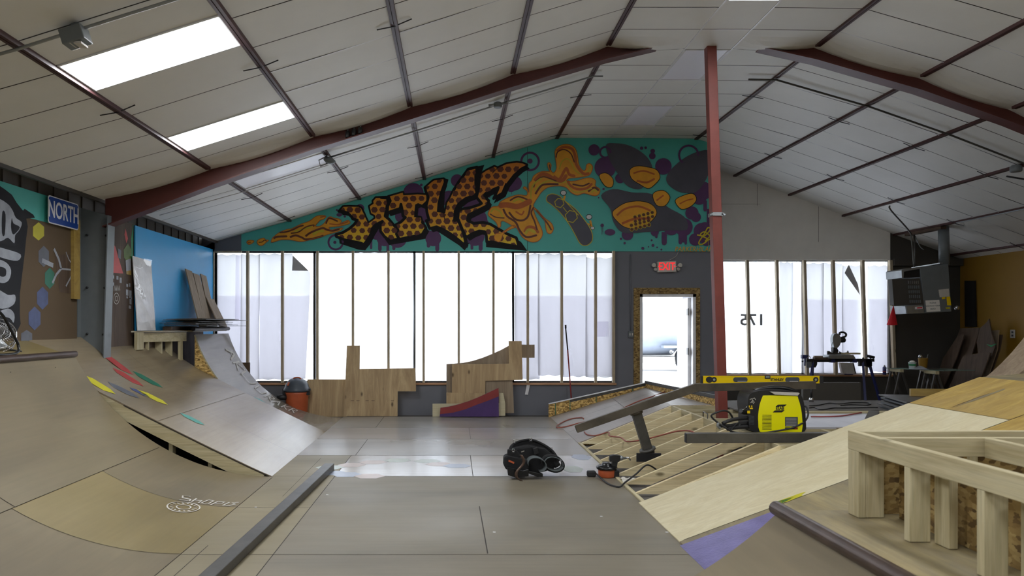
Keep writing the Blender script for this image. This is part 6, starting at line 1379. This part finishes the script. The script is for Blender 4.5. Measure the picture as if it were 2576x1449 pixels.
for i_, tx_ in enumerate(('PLEASE', 'WATCH YOUR', 'HEAD')): text(tx_, .036, frame(h(2347, 762+7.6*i_, -.006), (1, 0, .04), (-.04, 0, 1)), 'grey_paint', 'notice_text', ht, .0008)
MB().prism([h(2361, 729, -.004), h(2387, 726, -.004), h(2389, 746, -.004), h(2364, 748, -.004)], (0, .003, 0)).build('rating_label', 'off_white', ht)
MB().prism([h(2381, 747, -.004), h(2390, 746, -.004), h(2393, 768, -.004), h(2383, 768, -.004)], (0, .003, 0)).build('warning_label', 'level_yellow', ht); MB().prism([h(2369, 748, -.006), h(2378, 747, -.006), h(2378, 752, -.006), h(2370, 753, -.006)], (0, .003, 0)).build('warning_label', 'level_yellow', ht); MB().prism([h(2379, 773, -.004), h(2390, 772, -.004), h(2390, 777, -.004), h(2380, 777, -.004)], (0, .003, 0)).build('warning_label', 'hex_yellow', ht)
MB().tube([h(2376, 668, .25), Vector((h(2376, 0, .25).x-.02, HY+.25, roof(h(2376, 0, .25).x)-.02))], .085, 18).build('flue_pipe', 'grey_paint', ht)
MB().bar(P(2296, 674, 13.4), P(2368, 662, 12.6), .05, .02).build('hanger_rail', 'galvanised', ht)
for a, y_ in ((2303, 13.35), (2366, 12.65)):
    MB().tube([P(a, 668, y_), (8.60, y_, roof(8.6)-.10)], .016, 8).build('hanger_rod', 'steel_dark', ht)
e_ = h(2290, 588, .1); e_.z = roof(e_.x)-.03
MB().tube(spline([P(2238, 518, 12.3), P(2242, 530, 12.32), P(2286, 580, 12.7), P(2293, 600, 12.75), P(2300, 672, 12.8)], 5), .014, 8).build('gas_pipe', 'steel_dark', ht)
MB().tube(spline([P(2303, 594, 13.35), P(2308, 608, 13.3), P(2316, 622, 13.3), P(2324, 628, 13.3)], 4), .008, 6).build('flexible_wire', 'galvanised', ht)
MB().lathe([(.03, 0), (.04, .02), (.04, .05), (0, .06)], h(2404, 775, .1), 14, axis=(0, -1, 0)).build('gauge', 'chrome', ht); MB().bar(h(2392, 776, .12), h(2404, 775, .12), .02, .02).build('gauge_pipe', 'steel_dark', ht)
MB().bar((8.60, 12.55, roof(8.6)-.075), (8.60, 13.55, roof(8.6)-.075), .10, .05).build('mounting_timber', 'coping', None, label='orange-brown timber fixed under the ceiling that carries the heater rods', cat='timber')
m = MB(); o_ = h(2248, 767, .08); m.tube([o_-Vector((0, 0, .01)), h(2252, 755, .08)], .006, 6); m.add([o_]+[h(2230+28*(.5+.5*math.cos(t)), 817-1.5*math.sin(t), .08+.08*math.sin(t)) for t in [math.pi*2*k/14 for k in range(14)]], [(0, 1+k, 1+(k+1) % 14) for k in range(14)]+[tuple(range(14, 0, -1))]); m.build('red_cone', 'red', label='bright red fabric cone hanging below the heater beside the window', cat='cone')
# ================================================ RIGHT WALL CORNER
RX = XR-.012
def rw(px, py, X=RX): Y = X*F/(px-CX); return Vector((X, Y, H-(py-CY)/F*Y))
MB().prism([rw(2430, 706), rw(2455, 706), rw(2458, 822), rw(2431, 822)], (-.03, 0, 0)).build('tall_panel', 'dark_void', label='tall narrow dark board standing against the mustard wall', cat='board')
def rleaner(pts, X, mat, lb, lean=.12): 
    ww = [rw(a, b, X) for a, b in pts]; z0 = min(v.z for v in ww); ww = [v+Vector((-lean*(1.9-v.z) if v.z < 1.9 else 0, 0, 0)) for v in ww]
    return MB().prism(ww, (-.018, 0, 0)).build('plywood_offcut', mat, label=lb, cat='board', group='brown offcuts leaning in the right corner')
rleaner([(2424,826),(2474,824),(2460,900),(2430,985),(2380,985),(2404,900)], 9.72, 'brown_ply', 'widest brown plywood offcut leaning in the dark right corner')
rleaner([(2474,826),(2488,812),(2494,802),(2505,840),(2518,868),(2512,900),(2480,905),(2470,860)], 9.66, 'brown_ply', 'pointed brown offcut with a streak of green tape in the right corner')
rleaner([(2440,895),(2500,885),(2508,888),(2490,960),(2450,990),(2408,990)], 9.52, 'brown_ply', 'short brown offcut leaning in front of the widest one in the right corner')
rleaner([(2500,832),(2522,830),(2524,880),(2506,960),(2478,985),(2494,900)], 9.78, 'grey_ply', 'greyer offcut leaning closest to the mustard wall, right of the pointed one')
rleaner([(2524,842),(2532,842),(2530,880),(2512,960),(2500,975)], 9.84, 'brown_ply', 'narrow brown offcut leaning rightmost against the mustard wall')
rleaner([(2390,900),(2420,845),(2436,842),(2424,900),(2400,975),(2372,985)], 9.60, 'brown_ply', 'slim brown offcut leaning leftmost in the dark right corner')
m = MB().prism([rw(2482, 866, 9.55), rw(2494, 868, 9.55), rw(2510, 864, 9.55), rw(2500, 869, 9.55), rw(2494, 873, 9.55), rw(2488, 870, 9.55)], (-.003, 0, 0)); m.build('green_tape', 'tape_green', label='strip of bright green tape on the leaning brown offcuts', cat='tape')
ol = T('wall_outlet', 'white electrical outlet on the mustard right wall', 'outlet', rw(2548, 855)); a_ = rw(2548, 840)
MB().box((RX-.008, a_.y-.055, a_.z-.075), (RX+.0, a_.y+.055, a_.z+.075)).build('plate', 'off_white', ol, bevel=.003)
for s_ in (-1, 1): MB().box((RX-.011, a_.y-.02, a_.z+s_*.03-.016), (RX-.007, a_.y+.02, a_.z+s_*.03+.016)).build('socket', 'vac_grey', ol)
# ================================================ CEILING CONDUITS AND LAMPS
def slopeline(y, xa, xb, dz, r, mat, nm, par=None, **k):
    xs = [xa]+[x for x, z in RP if xa < x < xb]+[xb]; return MB().tube([(x, y, roof(x)-dz) for x in xs], r, 8).build(nm, mat, par, **k)
slopeline(9.32, -1.62, 1.95, .055, .011, 'galvanised', 'conduit', label='thin metal conduit along the left roof slope just beyond the rafter', cat='conduit')
slopeline(9.45, 3.9, 8.4, .045, .013, 'steel_dark', 'conduit', label='dark conduit crossing the right roof slope beyond the rafter', cat='conduit')
slopeline(4.68, -4.0, -1.2, .05, .011, 'galvanised', 'conduit', label='metal conduit along the left slope at the upper left corner of the photo', cat='conduit')
slopeline(9.75, -4.0, -1.7, .03, .006, 'white_strip', 'conduit', label='thin white cable along the left slope beside the unlit panel', cat='cable')
MB().tube([(8.63-.05, 9.6, roof(8.58)-.05), (8.63-.05, 12.2, roof(8.58)-.05)], .010, 8).build('conduit', 'galvanised', label='metal conduit running along the heater purlin towards the junction box', cat='conduit')
o = Vector((-2.47, 4.68, roof(-2.47)-.09)); eb = T('emergency_light', 'grey box light fitting on the conduit in the upper left corner', 'light fitting', o)
MB().box((o.x-.075, o.y-.06, o.z-.05), (o.x+.075, o.y+.06, o.z+.05), R=Matrix.Rotation(-.3, 3, 'Y')).build('housing', 'grey_paint', eb, bevel=.006)
for s_ in (-1, 1): MB().box((o.x+s_*.035-.025, o.y-.045, o.z-.058), (o.x+s_*.035+.025, o.y+.045, o.z-.045)).build('lens', 'off_white', eb)
MB().bar((o.x, o.y, o.z+.04), (o.x, o.y, roof(o.x)), .05, .03).build('bracket', 'grey_paint', eb)
o = Vector((-1.62, 9.3, roof(-1.62)-.10)); eb = T('floodlight', 'small bare floodlight on a bent bracket at the end of the left conduit', 'light fitting', o)
MB().lathe([(.03, 0), (.075, .03), (.08, .06), (.02, .09)], o+Vector((0, 0, -.04)), 14, axis=(.3, -.2, 1)).build('lamp_head', 'grey_paint', eb); MB().tube([o+Vector((-.02, 0, .06)), o+Vector((-.12, -.03, .0)), o+Vector((-.1, -.03, -.08)), o+Vector((-.0, 0, -.03))], .008, 8).build('bracket', 'galvanised', eb)
o = Vector((.58, 9.3, roof(.58)-.07)); eb = T('junction_box', 'round grey junction box where the left conduit crosses a purlin', 'junction box', o)
MB().lathe([(.045, -.03), (.055, -.02), (.055, .03), (.04, .04)], o, 16).build('box', 'grey_paint', eb); MB().tube([o+Vector((-.12, 0, .0)), o+Vector((.12, 0, .03))], .018, 8).build('connector', 'galvanised', eb)
o = Vector((7.55, 9.6, roof(7.55)-.08)); eb = T('junction_box', 'grey junction box with a short black arm on the right roof slope', 'junction box', o)
MB().lathe([(.06, -.04), (.07, -.03), (.07, .03), (.05, .05)], o, 16).build('box', 'grey_paint', eb); MB().tube([o+Vector((-.2, -.1, -.12)), o+Vector((.1, -.1, -.17)), o+Vector((.2, -.1, -.14))], .012, 8).build('arm', 'black', eb)
for i, px in enumerate((874, 890, 906)):
    o = P(px, 341-5*i, 8.42); eb = T('spotlight', 'small dark spotlight under the left rafter, %s of three' % ['left', 'middle', 'right'][i], 'spotlight', o, 'spotlights under the left rafter')
    MB().lathe([(.02, -.03), (.026, 0), (.026, .05), (.012, .06)], o, 12, axis=(0, .3, 1)).build('lamp_head', 'black', eb); MB().tube([o+Vector((0, .02, .05)), o+Vector((0, .04, .10))], .007, 6).build('stem', 'galvanised', eb)
